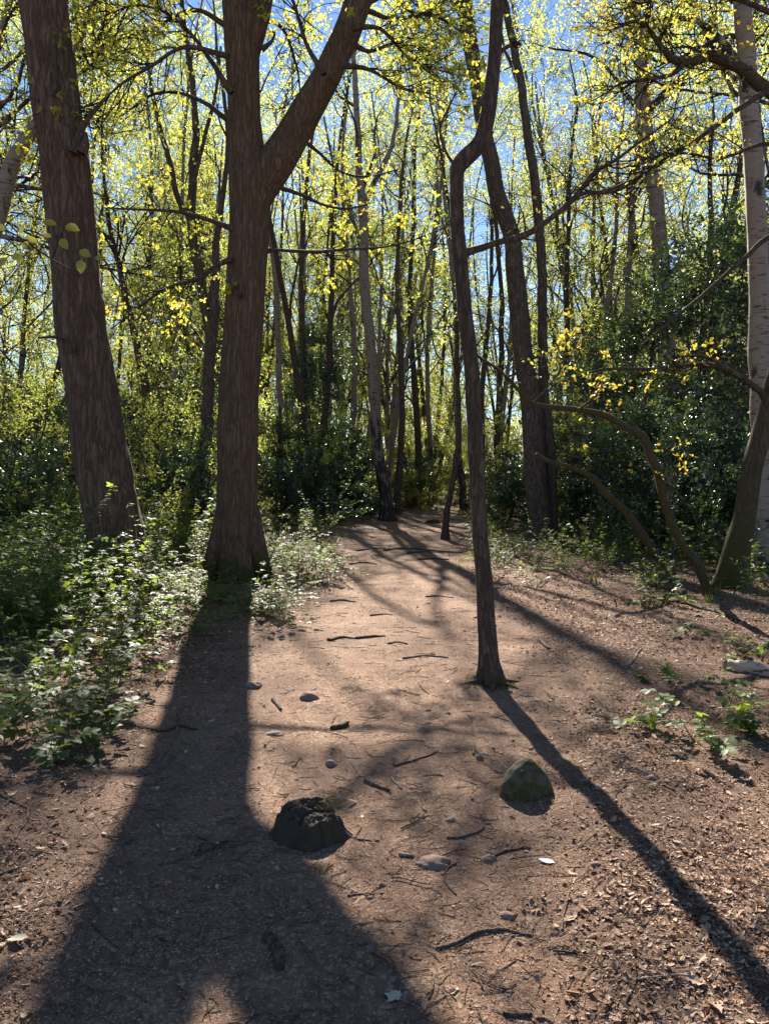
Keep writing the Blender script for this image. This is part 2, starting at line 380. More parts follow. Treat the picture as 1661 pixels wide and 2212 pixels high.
def stem(mb, pts, n=40, k=20, lump=.05, flare=0.0, fh=.5, lobes=5, mat=0, seed=0, moss=None, ph=0.0, wob=.35, furrow=0.0, ff=9):
    """pts rows x,y,z,r -> a lumpy stem with a lobed root flare; returns its axis and radii"""
    S = spline(pts, n); c = S[:, :3].copy(); r = np.maximum(S[:, 3], .002)
    s0 = np.concatenate([[0], np.cumsum(np.linalg.norm(np.diff(c, axis=0), axis=1))]); q0 = s0 / max(.02, float(np.median(r)) * 7); am = r * wob * sstep(0, 1.5, q0)
    c += np.stack([am * (noise(q0, 0 * q0 + .5, seed + 3) + .5 * noise(q0 * 2.3, 0 * q0, seed + 5)), am * noise(q0, 0 * q0 + 7.5, seed + 4), .7 * am * noise(q0, 0 * q0 + 3.5, seed + 6)], 1)
    T = nrm(np.gradient(c, axis=0)); refv = np.array([0, 1, 0.0]) if abs(nrm(c[-1] - c[0])[1]) < .7 else np.array([1.0, 0, 0])
    u = nrm(np.cross(T, refv)); v = np.cross(T, u); th = np.arange(k) * 2 * math.pi / k
    ss = np.concatenate([[0], np.cumsum(np.linalg.norm(np.diff(c, axis=0), axis=1))])
    lum = noise(np.cos(th)[None] * 1.6 + 7 + seed, ss[:, None] * 1.3 + np.sin(th)[None] * 1.6, seed) + .5 * noise(np.cos(th)[None] * 4 + seed, ss[:, None] * 4 + np.sin(th)[None] * 4, seed + 1)
    rr = r[:, None] * (1 + lump * lum)
    if furrow:
        fx, fy = np.cos(th)[None] * ff * .35 + seed, ss[:, None] * 1.6 + np.sin(th)[None] * ff * .35
        rr = rr + furrow * np.clip(np.abs(noise(th[None] * ff / 2 + .6 * noise(fx, fy, seed + 9), ss[:, None] * 1.5 + 9, seed + 7)) * 3, 0, 1) - furrow * .6
    if flare:
        e = np.exp(-np.maximum(c[:, 2], 0) / fh)[:, None]
        rr = rr * (1 + flare * e * (.55 + .45 * np.cos(lobes * th + ph)[None] + .25 * np.cos((lobes - 2) * th + 1.3 + ph)[None]))
    V = c[:, None] + rr[..., None] * (np.cos(th)[None, :, None] * u[:, None] + np.sin(th)[None, :, None] * v[:, None])
    idx = np.arange(n * k).reshape(n, k); nx = np.roll(idx, -1, 1)
    a = .3 if moss is None else np.clip(moss(V.reshape(-1, 3)), 0, 1)
    mb.add(V, np.stack([idx[:-1], nx[:-1], nx[1:], idx[1:]], -1), mat, a)
    mb.add(np.vstack([V[-1], c[-1:] + T[-1:] * r[-1] * .3]), [[j, (j + 1) % k, k] for j in range(k)], mat, .3)
    return c, r

def pxstem(rows, Y, dY=0.0):
    """rows (px, py, width px) at depth Y -> x,y,z,r rows"""
    out = []; n = len(rows)
    for i, (px, py, wd) in enumerate(rows):
        y = Y + dY * i / max(1, n - 1); out.append([*P(px, py, y), wd * .5 / 1661 * y])
    return out
def base_row(px, py, wd):
    g = G(px, py); return [g[0], g[1], g[2] - .15, wd * .5 / 1661 * g[1]]

def crown(wood, cr, Pt, Rt, t0, n1, L1, a1, up1, n2, L2, n3, L3, nl, ls, tmpl=LEAF, wmat=0, cmat=(0, 1), g=None, wig=.16, droop=0.0, k3=3, r1=.55, zmax=None, hue=(0, 1), t1=.98, lup=.4):
    """limbs, branches, twigs and leaves on the axis Pt (N,3)"""
    g = g or rng
    p, tg, r, t = pick(Pt[None], Rt[None], n1, t0, t1, g)
    L = L1 * (1.15 - .65 * (t - t0) / (1 - t0)) * g.uniform(.7, 1.25, len(p))
    d = fan(tg, g.uniform(*a1, len(p)), g)
    P1 = grow(p, d, L, 11, wig, up1, g); ra = np.minimum(r * r1, L * .022)
    R1 = ra[:, None] * np.linspace(1, .18, 11)[None]; tubes(wood, P1, R1, 6, wmat)
    p, tg, r, t = pick(P1, R1, n2, .22, 1.0, g)
    L = L2 * (1.2 - .7 * t) * g.uniform(.6, 1.3, len(p)); d = fan(tg, g.uniform(.5, 1.1, len(p)), g)
    P2 = grow(p, d, L, 7, wig * 1.15, up1 * .5 - droop, g); R2 = np.minimum(r * .7, L * .011)[:, None] * np.linspace(1, .3, 7)[None]
    tubes(cr, P2, R2, 4, cmat[0], .3)
    p, tg, r, t = pick(P2, R2, n3, .15, 1.0, g)
    L = L3 * g.uniform(.5, 1.3, len(p)); d = fan(tg, g.uniform(.4, 1.2, len(p)), g)
    P3 = grow(p, d, L, 5, wig * 1.3, -droop * 2, g); R3 = np.minimum(r * .6, .0055)[:, None] * np.linspace(1, .5, 5)[None]
    tubes(cr, P3, R3, k3, cmat[0], .3)
    if nl:
        p, tg, r, t = pick(P3, R3, nl, .25, 1.0, g); n = len(p)
        X = nrm(tg * .5 + g.normal(size=(n, 3)) * .8 + np.array([0, 0, -.25])); Z = g.normal(size=(n, 3)) + np.array([0, 0, lup])
        clump = np.repeat(g.normal(size=len(P2)) * .2, n3 * nl)
        v = np.clip(hue[0] + (hue[1] - hue[0]) * (.5 + clump + g.normal(size=n) * .22), 0, 1)
        scatter(cr, *tmpl, p, X, Z, ls * g.uniform(.6, 1.3, n), cmat[1], v)

def make_tree(name, label, cat, H, r0, bk, leafm, seed, group, t0=.35, n1=13, L1=5.5, a1=(.35, .8), up1=.10, n2=9, L2=2.2, n3=7, L3=.8, nl=9, ls=.05, droop=.05, stems=1, bend=.8, **kw):
    g = np.random.default_rng(seed); root = thing(name, label, cat, (0, 0, 0), group)
    wd, cr = MB(), MB()
    for s in range(stems):
        ang = g.uniform(0, 6.28); lean = (0.05 if stems == 1 else .16) * g.uniform(.6, 1.4)
        pts = []; x = y = 0.0; ph = g.uniform(0, 6, 2)
        for i in range(8):
            f = i / 7; rr = r0 * (1 - .82 * f) * (.75 if stems > 1 else 1) + .012
            x = math.cos(ang) * (lean * f * H) + bend * math.sin(f * 5 + ph[0]) * f * .7; y = math.sin(ang) * lean * f * H + bend * math.sin(f * 4.3 + ph[1]) * f * .7
            pts.append([x, y, -.15 + f * H, rr])
        c, r = stem(wd, pts, 26, 9, .08, .5, .3, 4, 0, seed + s, moss=(lambda V: .75 - V[:, 2] * .5) if bk != 'birch_bark' else (lambda V: np.clip(.55 - V[:, 2] * .18, .1, 1)))
        crown(wd, cr, c, r, t0, max(4, n1 // stems), L1, a1, up1, n2, L2, n3, L3, nl, ls, g=g, droop=droop, **kw)
    wd.build('trunk', M[bk], root); cr.build('crown', [M['twig_bark'], M[leafm]], root, smooth=False)
    return root

# ---- the individually recognisable trees near the path
def mossy(z1, amt=.95, fall=.5, side=None):
    def f(V):
        m = amt - np.maximum(V[:, 2] - z1, 0) / fall
        return np.maximum(m, .15)
    return f

# leaning pine on the left
Y1 = 10.9
t = thing('pine_tree', 'thick reddish brown pine trunk leaning left among brambles, with broken branch stubs', 'tree', (*P(262, 1280, Y1)[:2], 0))
mb = MB(); rows = [[P(262, 1290, Y1)[0], Y1, -.2, .42]] + pxstem([(256, 1215, 122), (247, 1130, 115), (222, 1000, 114), (198, 850, 108), (178, 720, 102), (164, 600, 99), (148, 450, 98), (133, 300, 97), (112, 150, 95), (93, 0, 92), (70, -200, 86), (40, -520, 66), (25, -800, 40), (20, -1000, 15)], Y1)
cA, rA = stem(mb, rows, 230, 88, .055, .35, .35, 5, wob=.1, furrow=.016, ff=9, seed=3, moss=mossy(-.1, .7, 1.2)); mb.build('trunk', M['pine_bark'], t)
def stub(t, rows, Y, name='broken_branch', bk='brown_bark', n=8):
    m_ = MB(); stem(m_, pxstem(rows, Y), n, 8, .1, seed=5); return m_.build(name, M[bk], t)
stub(t, [(160, 330, 26), (176, 285, 16), (192, 255, 10), (215, 225, 8), (231, 207, 4)], Y1 - .3)
stub(t, [(175, 330, 30), (183, 312, 22), (186, 285, 6)], Y1 - .3)
stub(t, [(150, 760, 12), (160, 745, 9), (145, 732, 8), (130, 727, 7), (82, 729, 5)], Y1 - .42)
stub(t, [(118, 95, 12), (116, 140, 13), (122, 175, 11), (116, 205, 8)], Y1 - .33)
m2 = MB(); wd = MB()
crown(wd, m2, cA[168:], rA[168:], .1, 14, 3.2, (.8, 1.4), .02, 8, 1.4, 6, .6, 5, .09, g=np.random.default_rng(4)); wd.build('limbs', M['brown_bark'], t); m2.build('crown', [M['twig_bark'], M['holly_leaf']], t, False)

# forked oak left of the path
Y2 = 12.0; b2 = base_row(520, 1250, 110)
t = thing('forked_oak_tree', 'big straight trunk forking into two heavy limbs, mossy root flare at its foot', 'tree', (b2[0], b2[1], 0))
mb = MB()
cB, rB = stem(mb, [[b2[0] - .02, Y2, -.25, .36]] + pxstem([(512, 1190, 88), (512, 1100, 86), (513, 1000, 85), (516, 900, 84), (518, 800, 84), (524, 700, 83), (530, 600, 83), (535, 520, 83), (538, 450, 84), (540, 390, 86), (533, 320, 76), (529, 250, 68), (528, 180, 66), (524, 100, 70), (515, 0, 66), (500, -130, 56), (470, -350, 46), (440, -600, 30), (430, -800, 10)], Y2),
    230, 96, .035, .45, .30, 5, wob=.08, furrow=.011, ff=16, seed=8, moss=mossy(.15, .9, .55), ph=.4)
stem(mb, pxstem([(548, 460, 50), (565, 410, 66), (595, 355, 76), (628, 300, 70), (664, 240, 64), (697, 180, 60), (725, 120, 57), (752, 60, 55), (778, -10, 54), (815, -130, 50), (850, -300, 38), (900, -500, 25), (930, -700, 8)], Y2), 110, 64, .04, wob=.12, furrow=.008, ff=14, seed=9)
stem(mb, pxstem([(522, 170, 46), (537, 110, 50), (553, 50, 52), (566, -10, 52), (590, -150, 44), (610, -350, 30), (640, -600, 8)], Y2), 36, 24, .04, seed=10)
for rw, sd in (([(487, 1090, 40), (478, 1150, 46), (466, 1200, 44), (456, 1240, 36), (446, 1262, 20)], 3), ([(540, 1100, 40), (550, 1160, 44), (562, 1205, 40), (577, 1240, 32), (594, 1262, 16)], 4), ([(508, 1150, 50), (500, 1200, 54), (494, 1240, 46), (486, 1275, 26)], 5)):
    stem(mb, pxstem(rw, Y2, -.25 if sd < 5 else -.45), 20, 14, .1, seed=sd, moss=lambda V: np.clip(1.0 - V[:, 2] * .55, .3, 1))
mb.build('trunk', M['oak_bark'], t)
def bough(t, rows, Y, bk, lf, seed, n2=9, L2=.55, n3=5, L3=.28, nl=5, ls=.075, dY=0., tm=OAKLEAF, hue=(0, 1), mossf=None, k=8, name='branch', wig=.2):
    """a visible branch traced as a polyline, with its twigs and leaves as a sub-part"""
    g = np.random.default_rng(seed); m_ = MB(); n = max(14, 4 * len(rows))
    c, r = stem(m_, pxstem(rows, Y, dY), n, k, .1, seed=seed, moss=mossf); b = m_.build(name, M[bk], t)
    m_ = MB(); p, tg, rr, tt = pick(c[None], r[None], n2, .25, 1., g)
    L = L2 * g.uniform(.5, 1.4, n2); P2 = grow(p, fan(tg, g.uniform(.4, 1., n2), g), L, 7, wig, .04, g); R2 = np.minimum(rr * .6, .009)[:, None] * np.linspace(1, .35, 7)[None]
    tubes(m_, P2, R2, 5, 0, .3)
    p, tg, rr, tt = pick(np.concatenate([P2]), R2, n3, .2, 1., g); L = L3 * g.uniform(.5, 1.4, len(p))
    P3 = grow(p, fan(tg, g.uniform(.4, 1.1, len(p)), g), L, 5, wig, 0, g); R3 = np.minimum(rr * .6, .004)[:, None] * np.linspace(1, .5, 5)[None]
    tubes(m_, P3, R3, 3, 0, .3)
    if nl:
        p, tg, rr, tt = pick(P3, R3, nl, .6, 1., g); q = len(p)
        scatter(m_, *tm, p, tg + g.normal(size=(q, 3)) * .7, g.normal(size=(q, 3)) + np.array([0, 0, .5]), ls * g.uniform(.6, 1.3, q), 1, np.clip(hue[0] + (hue[1] - hue[0]) * g.random(q), 0, 1))
    o = m_.build('foliage', [M['twig_bark'], M[lf]], b, False); tag(o, kind='stuff'); return b
bough(t, [(565, 545, 12), (600, 540, 8), (680, 543, 7), (760, 537, 6), (830, 533, 4), (900, 515, 3), (960, 490, 2)], Y2 + .3, 'brown_bark', 'oak_leaf', 21, 12, .8, 5, .3, 5)
bough(t, [(505, 495, 14), (470, 480, 10), (420, 465, 8), (370, 455, 7), (300, 452, 5), (220, 448, 3)], Y2 - .2, 'brown_bark', 'oak_leaf', 22, 12, .8, 5, .3, 5)
bough(t, [(500, 558, 15), (470, 572, 11), (430, 600, 9), (380, 615, 8), (330, 640, 6), (280, 680, 4), (240, 710, 3)], Y2 - .3, 'brown_bark', 'oak_leaf', 23, 14, .9, 5, .3, 6)
bough(t, [(520, 640, 14), (510, 630, 8), (505, 625, 3)], Y2 - .35, 'brown_bark', 'oak_leaf', 24, 3, .15, 3, .1, 5)
bough(t, [(565, 105, 14), (585, 90, 7), (592, 72, 5), (580, 60, 3)], Y2 - .1, 'brown_bark', 'oak_leaf', 25, 3, .3, 3, .15, 2)
bough(t, [(700, 160, 14), (660, 90, 9), (640, 20, 7), (600, -60, 4)], Y2 - .5, 'brown_bark', 'oak_leaf', 26, 18, 1.0, 6, .35, 8)
bough(t, [(500, 200, 14), (440, 110, 9), (380, 40, 7), (300, 10, 5), (230, 30, 3)], Y2 - .6, 'brown_bark', 'oak_leaf', 27, 30, 1.2, 6, .35, 7)
bough(t, [(495, 120, 14), (400, 100, 9), (330, 140, 7), (250, 190, 5), (190, 260, 3)], Y2 - .9, 'brown_bark', 'oak_leaf', 28, 30, 1.2, 6, .35, 7)
bough(t, [(740, 140, 14), (800, 150, 8), (870, 190, 6), (930, 200, 3)], Y2 - .6, 'brown_bark', 'oak_leaf', 29, 14, .8, 6, .3, 7)
bough(t, [(760, 60, 14), (820, 60, 8), (880, 120, 6), (940, 150, 3)], Y2 - .4, 'brown_bark', 'oak_leaf', 30, 28, 1.1, 6, .3, 7)
bough(t, [(590, 400, 12), (645, 418, 8), (700, 442, 6), (750, 450, 5), (800, 438, 3)], Y2, 'brown_bark', 'oak_leaf', 140, 16, .75, 6, .3, 6, .075, dY=3.6)
bough(t, [(640, 290, 12), (690, 330, 7), (740, 372, 5), (800, 380, 4), (860, 365, 3)], Y2, 'brown_bark', 'oak_leaf', 141, 14, .7, 6, .3, 5, .07, dY=4.6)
for i_, rw in enumerate(([(790, 20, 13), (850, 40, 8), (930, 30, 6), (1000, 70, 4)], [(755, 90, 13), (800, 110, 8), (860, 90, 6), (930, 110, 3)], [(770, 20, 13), (840, -10, 8), (900, 30, 5), (960, 0, 3)], [(495, 260, 13), (420, 210, 8), (340, 200, 6), (260, 250, 3)], [(495, 60, 13), (420, 20, 8), (330, 60, 6), (240, 90, 3)], [(560, 40, 12), (610, 60, 7), (640, 140, 5), (650, 220, 3)])):
    bough(t, rw, Y2 + .4 + .3 * i_, 'brown_bark', 'birch_leaf' if i_ % 2 else 'oak_leaf', 130 + i_, 26, 1.1, 8, .4, 7, .05 if i_ % 2 else .06, dY=1.2, tm=LEAF)
wd, m2 = MB(), MB()
crown(wd, m2, cB[198:], rB[198:], .2, 12, 3.6, (.5, 1.1), .05, 6, 1.5, 4, .6, 2, .08, g=np.random.default_rng(41)); wd.build('limbs', M['oak_bark'], t); m2.build('crown', [M['twig_bark'], M['oak_leaf']], t, False)

# slim dark kinked tree right of the path
b3 = base_row(1060, 1476, 46); Y3 = b3[1]
t = thing('kinked_tree', 'slim dark bare trunk kinking right high up, standing alone on the path edge', 'tree', (b3[0], b3[1], 0))
mb = MB()
cC, rC = stem(mb, [[b3[0] + .01, Y3, -.2, .092]] + pxstem([(1058, 1440, 43), (1052, 1350, 39), (1042, 1200, 35), (1028, 1000, 35), (1016, 800, 33), (999, 620, 31), (990, 480, 29), (987, 390, 29), (990, 362, 33), (1005, 342, 36), (1030, 315, 34), (1046, 280, 32), (1057, 220, 30), (1067, 140, 29), (1072, 70, 28), (1076, 0, 26), (1084, -150, 24), (1078, -350, 18), (1090, -600, 12), (1100, -900, 4)], Y3), 160, 28, .09, .75, .14, 5, wob=.2, seed=13, moss=mossy(.02, .9, .3))
for a_ in (.3, 1.9, 3.4, 4.6, 5.6):
    d_ = np.array([math.cos(a_), math.sin(a_), 0]); b_ = np.array([b3[0] + .005, Y3, 0]); hz = lambda q: float(hgt(q[0], q[1]))
    q1, q2, q3 = b_ + d_ * .10, b_ + d_ * .17, b_ + d_ * .27
    stem(mb, [[*(b_ + d_ * .03 + np.array([0, 0, .16])), .035], [*(b_ + d_ * .065 + np.array([0, 0, .07])), .036], [q1[0], q1[1], hz(q1) + .012, .030], [q2[0], q2[1], hz(q2) + .002, .02], [q3[0], q3[1], hz(q3) - .012, .01]], 14, 10, .12, seed=int(a_ * 9), moss=lambda V: 0 * V[:, 0] + .72)
mb.build('trunk', M['brown_bark'], t)
bough(t, [(1000, 547, 20), (1020, 541, 16), (1080, 522, 13), (1120, 513, 14), (1170, 485, 12), (1230, 437, 11), (1262, 400, 9), (1290, 365, 8), (1330, 345, 7), (1390, 300, 5), (1450, 255, 3)], Y3, 'brown_bark', 'oak_leaf', 31, 16, .3, 4, .16, 2, .045, .6)
bough(t, [(1225, 442, 10), (1262, 416, 8), (1300, 416, 8), (1340, 408, 7), (1395, 372, 7), (1440, 340, 6), (1500, 310, 4), (1560, 300, 2)], Y3 + .3, 'brown_bark', 'oak_leaf', 32, 12, .3, 4, .16, 2, .045, .2)
bough(t, [(1068, 130, 12), (1085, 108, 9), (1105, 95, 8), (1126, 92, 5)], Y3, 'brown_bark', 'oak_leaf', 33, 2, .1, 2, .1, 0)
bough(t, [(1018, 760, 8), (1045, 778, 6), (1080, 800, 6), (1110, 830, 5)], Y3 + .05, 'brown_bark', 'oak_leaf', 34, 4, .2, 2, .1, 0)
bough(t, [(992, 372, 10), (965, 330, 6), (950, 280, 5), (965, 240, 5), (985, 200, 3)], Y3, 'brown_bark', 'oak_leaf', 35, 8, .3, 4, .2, 3, .045)
wd, m2 = MB(), MB()
crown(wd, m2, cC[138:], rC[138:], .0, 8, 1.8, (.5, 1.2), .05, 5, 1., 3, .5, 2, .07, g=np.random.default_rng(42)); wd.build('limbs', M['brown_bark'], t); m2.build('crown', [M['twig_bark'], M['oak_leaf']], t, False)

def plain_tree(name, label, rows, base, bk, seed, leafm='birch_leaf', k=16, flare=.4, t0=.55, n1=14, L1=3.6, nl=15, ls=.055, tm=LEAF, moss=None, dens=1.0, group=None, extra=(), topy=-160, n=60, droop=.05, hue=(0, 1)):
    b = base_row(*base); Y = b[1]
    t = thing(name, label, 'tree', (b[0], b[1], 0), group)
    mb = MB(); lx = rows[-1]
    rw = [b] + pxstem(rows, Y)
    if topy is not None:
        dx = (rows[-1][0] - rows[-2][0]) / max(1, rows[-2][1] - rows[-1][1]); h = rows[-1][1] - topy
        rw += pxstem([(lx[0] + dx * h * .5 + 10, lx[1] - h * .5, lx[2] * .65), (lx[0] + dx * h * .7 - 8, topy, 3)], Y)
    c, r = stem(mb, rw, n, k, .06, flare, .25, 4, seed=seed, moss=moss or (mossy(.0, .75, 1.2) if bk != 'birch_bark' else (lambda V: np.clip(.62 - V[:, 2] * .07, .15, 1))))
    for i, (er, sd) in enumerate(extra): stem(mb, pxstem(er, Y), 24, 10, .06, seed=seed + sd)
    cr = MB(); g = np.random.default_rng(seed)
    if n1: crown(mb, cr, c, r, t0, n1, L1, (.4, .95), .09, int(9 * dens), 1.5, 6, .6, nl, ls, tm, g=g, droop=droop, hue=hue)
    mb.build('trunk', M[bk], t)
    if n1: cr.build('crown', [M['twig_bark'], M[leafm]], t, False)
    return t
plain_tree('birch_tree', 'stout rough birch leaning left beside a slimmer grey stem, dark fissured foot', [(1166, 1120, 50), (1160, 1040, 48), (1153, 960, 48), (1145, 890, 46), (1138, 800, 42), (1122, 700, 42), (1112, 600, 40), (1098, 500, 36), (1074, 410, 35), (1056, 330, 33), (1036, 250, 31), (1021, 150, 31), (1008, 60, 34), (1000, 0, 33)], (1168, 1172, 52), 'grey_bark', 51, t0=.78, n1=7, L1=2.6, nl=8)
plain_tree('grey_tree', 'slim smooth grey stem standing against the stout rough birch', [(1190, 1100, 28), (1188, 1000, 27), (1180, 900, 24), (1174, 780, 21), (1171, 650, 20), (1167, 500, 20), (1155, 400, 20), (1140, 300, 19), (1128, 200, 18), (1110, 100, 17), (1088, 0, 14)], (1192, 1166, 30), 'grey_bark', 52, n1=7, L1=2.6, t0=.7, nl=8)
plain_tree('path_birch_tree', 'dark footed birch at the left bend of the path, forking upward', [(833, 1090, 28), (822, 1000, 24), (811, 900, 21), (802, 800, 21), (795, 700, 22), (788, 600, 21), (786, 500, 20), (780, 400, 17), (772, 300, 14), (770, 200, 12), (760, 80, 9), (755, 0, 7)], (838, 1126, 34), 'birch_bark', 53, n1=7, L1=3.5, dens=.7, nl=7,
           extra=[([(788, 440, 14), (800, 410, 12), (830, 350, 11), (850, 300, 9), (862, 200, 7), (870, 60, 4)], 1), ([(790, 560, 10), (770, 500, 9), (745, 420, 8), (720, 350, 6), (700, 250, 4)], 2)], topy=-100)
plain_tree('sapling', 'thin dark curved sapling on the right verge of the path', [(964, 1120, 13), (972, 1070, 13), (984, 1010, 13), (991, 940, 12), (990, 860, 10), (987, 760, 9), (985, 650, 8), (980, 520, 7), (955, 350, 5), (930, 220, 4)], (962, 1166, 16), 'brown_bark', 54, n1=10, L1=1.8, t0=.4, dens=.6, topy=100, nl=8)
plain_tree('white_birch_tree', 'pale peeling birch with black scars rising behind the mossy leaning trunk', [(1652, 1120, 46), (1650, 1000, 44), (1645, 900, 42), (1640, 800, 41), (1637, 700, 41), (1640, 600, 41), (1638, 500, 40), (1632, 400, 39), (1625, 300, 38), (1614, 200, 38), (1607, 100, 37), (1598, 0, 36)], (1652, 1236, 50), 'white_birch_bark', 55, n1=12, L1=2.6, t0=.62, k=22, n=80)
plain_tree('tall_birch_tree', 'tall scarred birch rising out of the dark holly', [(1452, 1000, 36), (1446, 850, 36), (1437, 700, 35), (1428, 560, 33), (1415, 430, 32), (1400, 330, 32), (1388, 220, 31), (1378, 100, 30), (1370, 0, 28)], (1470, 1150, 36), 'birch_bark', 56, n1=14, L1=3.2, t0=.6)
plain_tree('twin_stem_tree', 'brown twin stemmed tree behind the gap between pine and oak', [(440, 1000, 26), (447, 900, 25), (452, 800, 25), (458, 700, 24), (462, 620, 20), (468, 520, 14), (480, 430, 12), (492, 330, 10), (486, 220, 8), (470, 120, 6)], (438, 1160, 30), 'grey_bark', 57, n1=6, L1=2.4, t0=.5, dens=.7, nl=8,
           extra=[([(455, 720, 22), (438, 650, 20), (425, 560, 20), (412, 470, 19), (415, 380, 18), (424, 300, 16), (418, 200, 13), (404, 100, 11), (392, 0, 9), (380, -200, 5)], 1), ([(412, 470, 14), (385, 430, 13), (368, 360, 12), (350, 290, 11), (330, 210, 9), (318, 100, 7), (300, 0, 5)], 2), ([(416, 400, 10), (440, 300, 9), (466, 200, 7), (478, 100, 5)], 3)], topy=-100)
plain_tree('dark_stem_tree', 'dark slanting stem in the holly between pine and oak', [(345, 1000, 18), (335, 930, 18), (318, 850, 17), (303, 780, 16), (285, 700, 14), (262, 600, 12), (240, 500, 10), (225, 380, 7)], (350, 1150, 22), 'brown_bark', 58, n1=8, L1=2.5, topy=100)
plain_tree('slender_birch_tree', 'slender pale birch stem just right of the forked trunk', [(612, 1010, 14), (607, 900, 13), (602, 780, 13), (598, 660, 12), (590, 560, 10), (578, 430, 9), (600, 300, 7), (625, 180, 5)], (615, 1120, 17), 'birch_bark', 59, n1=7, L1=2.2, dens=.6, nl=10, topy=50)
plain_tree('slanting_tree', 'thin stem slanting right behind the leaning pine', [(60, 980, 14), (85, 900, 13), (112, 830, 12), (132, 770, 11), (150, 640, 10), (190, 480, 8), (205, 300, 6)], (40, 1120, 16), 'grey_bark', 60, n1=8, L1=2.2, topy=60)
plain_tree('bent_birch_tree', 'bent birch at the far left, pale limb arching over behind the pine', [(-60, 900, 40), (-50, 700, 38), (-30, 560, 36), (-10, 470, 35), (12, 400, 34), (35, 340, 32), (70, 285, 28), (110, 240, 24), (150, 160, 18), (180, 60, 12)], (-70, 1220, 46), 'birch_bark', 61, n1=14, L1=2.2, t0=.4, topy=-200)
plain_tree('far_birch_tree', 'dark stemmed birch leaning over the right of the far path', [(1000, 1080, 17), (993, 1010, 14), (988, 930, 13), (985, 840, 12), (986, 700, 11), (975, 560, 10), (960, 420, 8)], (1003, 1110, 22), 'birch_bark', 62, n1=8, L1=2.6, dens=.7, topy=120)
for i, (x0, x1, by, wd_) in enumerate([(858, 870, 1112, 15), (897, 890, 1100, 16), (925, 940, 1096, 12), (1045, 1060, 1112, 14), (1085, 1068, 1118, 16), (765, 745, 1110, 16), (640, 668, 1112, 18), (1240, 1225, 1130, 17), (1300, 1330, 1136, 16), (1500, 1535, 1150, 22), (1340, 1290, 1120, 14)]):
    plain_tree('woodland_tree', 'slim brown woodland stem rising behind the holly', [(x0 + (x1 - x0) * f + 8 * math.sin(f * 7 + i), by - 40 - f * 760, wd_ * (1 - .6 * f)) for f in (0, .15, .3, .45, .6, .8, 1)], (x0, by, wd_ * 1.2), ('grey_bark', 'brown_bark', 'birch_bark')[i % 3], 70 + i, n1=6, L1=3.2, dens=.7, nl=9, topy=120, n=40, k=10, group='slim stems behind the holly')

# mossy oak at the right with its boughs, and the two mossy stems beside it
b10 = base_row(1578, 1268, 66); YA = b10[1]
t = thing('mossy_oak_tree', 'mossy trunk leaning right out of the litter, with crooked boughs reaching over', 'tree', (b10[0], b10[1], 0))
mb = MB(); gm = lambda V: np.clip(.88 - V[:, 2] * .08 + .0 * V[:, 0], .3, 1)
cD, rD = stem(mb, [b10] + pxstem([(1588, 1210, 58), (1604, 1120, 48), (1620, 1040, 44), (1638, 960, 42), (1658, 880, 42), (1690, 780, 42), (1725, 640, 40), (1745, 480, 38), (1740, 340, 34), (1720, 240, 32), (1730, 120, 28), (1740, -50, 24), (1720, -300, 14), (1700, -500, 4)], YA), 90, 26, .06, .5, .25, 4, seed=19, moss=gm)
mb.build('trunk', M['brown_bark'], t); gmb = lambda V: 0 * V[:, 0] + .74
bough(t, [(1660, 872, 22), (1640, 845, 15), (1600, 815, 14), (1555, 793, 13), (1515, 787, 11), (1480, 790, 9), (1420, 798, 9), (1350, 796, 8), (1295, 799, 6), (1250, 812, 3)], YA, 'brown_bark', 'orange_leaf', 81, 10, .45, 4, .2, 3, .06, -.8, mossf=gmb)
bough(t, [(1725, 250, 34), (1690, 215, 30), (1650, 188, 27), (1605, 152, 24), (1560, 130, 23), (1530, 120, 22), (1490, 133, 18), (1455, 128, 16), (1435, 108, 12), (1400, 60, 9), (1370, 45, 7), (1330, 60, 4)], YA - .6, 'brown_bark', 'orange_leaf', 82, 30, .9, 6, .3, 6, .05, -.8, mossf=gmb, k=12)
bough(t, [(1728, 200, 20), (1661, 197, 14), (1610, 225, 11), (1560, 262, 10), (1500, 305, 9), (1440, 345, 8), (1400, 370, 8), (1340, 400, 7), (1290, 415, 5), (1240, 432, 3)], YA - .8, 'brown_bark', 'orange_leaf', 83, 18, .8, 6, .3, 4, .055, -1.2)
bough(t, [(1745, 480, 16), (1661, 512, 11), (1610, 555, 10), (1560, 600, 9), (1500, 652, 8), (1440, 700, 6), (1380, 750, 3)], YA - .4, 'brown_bark', 'green_leaf', 84, 8, .4, 4, .2, 1, .05, -.5, mossf=gmb)
bough(t, [(1480, 135, 13), (1450, 160, 9), (1400, 170, 8), (1340, 180, 6), (1310, 200, 4)], YA - 1.1, 'brown_bark', 'orange_leaf', 85, 16, .8, 6, .3, 6, .055)
bough(t, [(1735, 60, 16), (1650, 20, 11), (1560, -10, 9), (1450, -10, 7), (1340, 20, 4)], YA - .9, 'brown_bark', 'orange_leaf', 86, 26, 1.0, 6, .35, 7, .05)
bough(t, [(1600, 815, 9), (1520, 770, 6), (1440, 775, 4)], YA - .5, 'brown_bark', 'orange_leaf', 87, 5, .3, 4, .15, 4, .06)
bough(t, [(1735, 330, 14), (1650, 310, 9), (1560, 340, 7), (1470, 330, 5), (1380, 345, 4), (1300, 348, 2)], YA - .7, 'brown_bark', 'orange_leaf', 88, 12, .7, 5, .3, 3, .055)
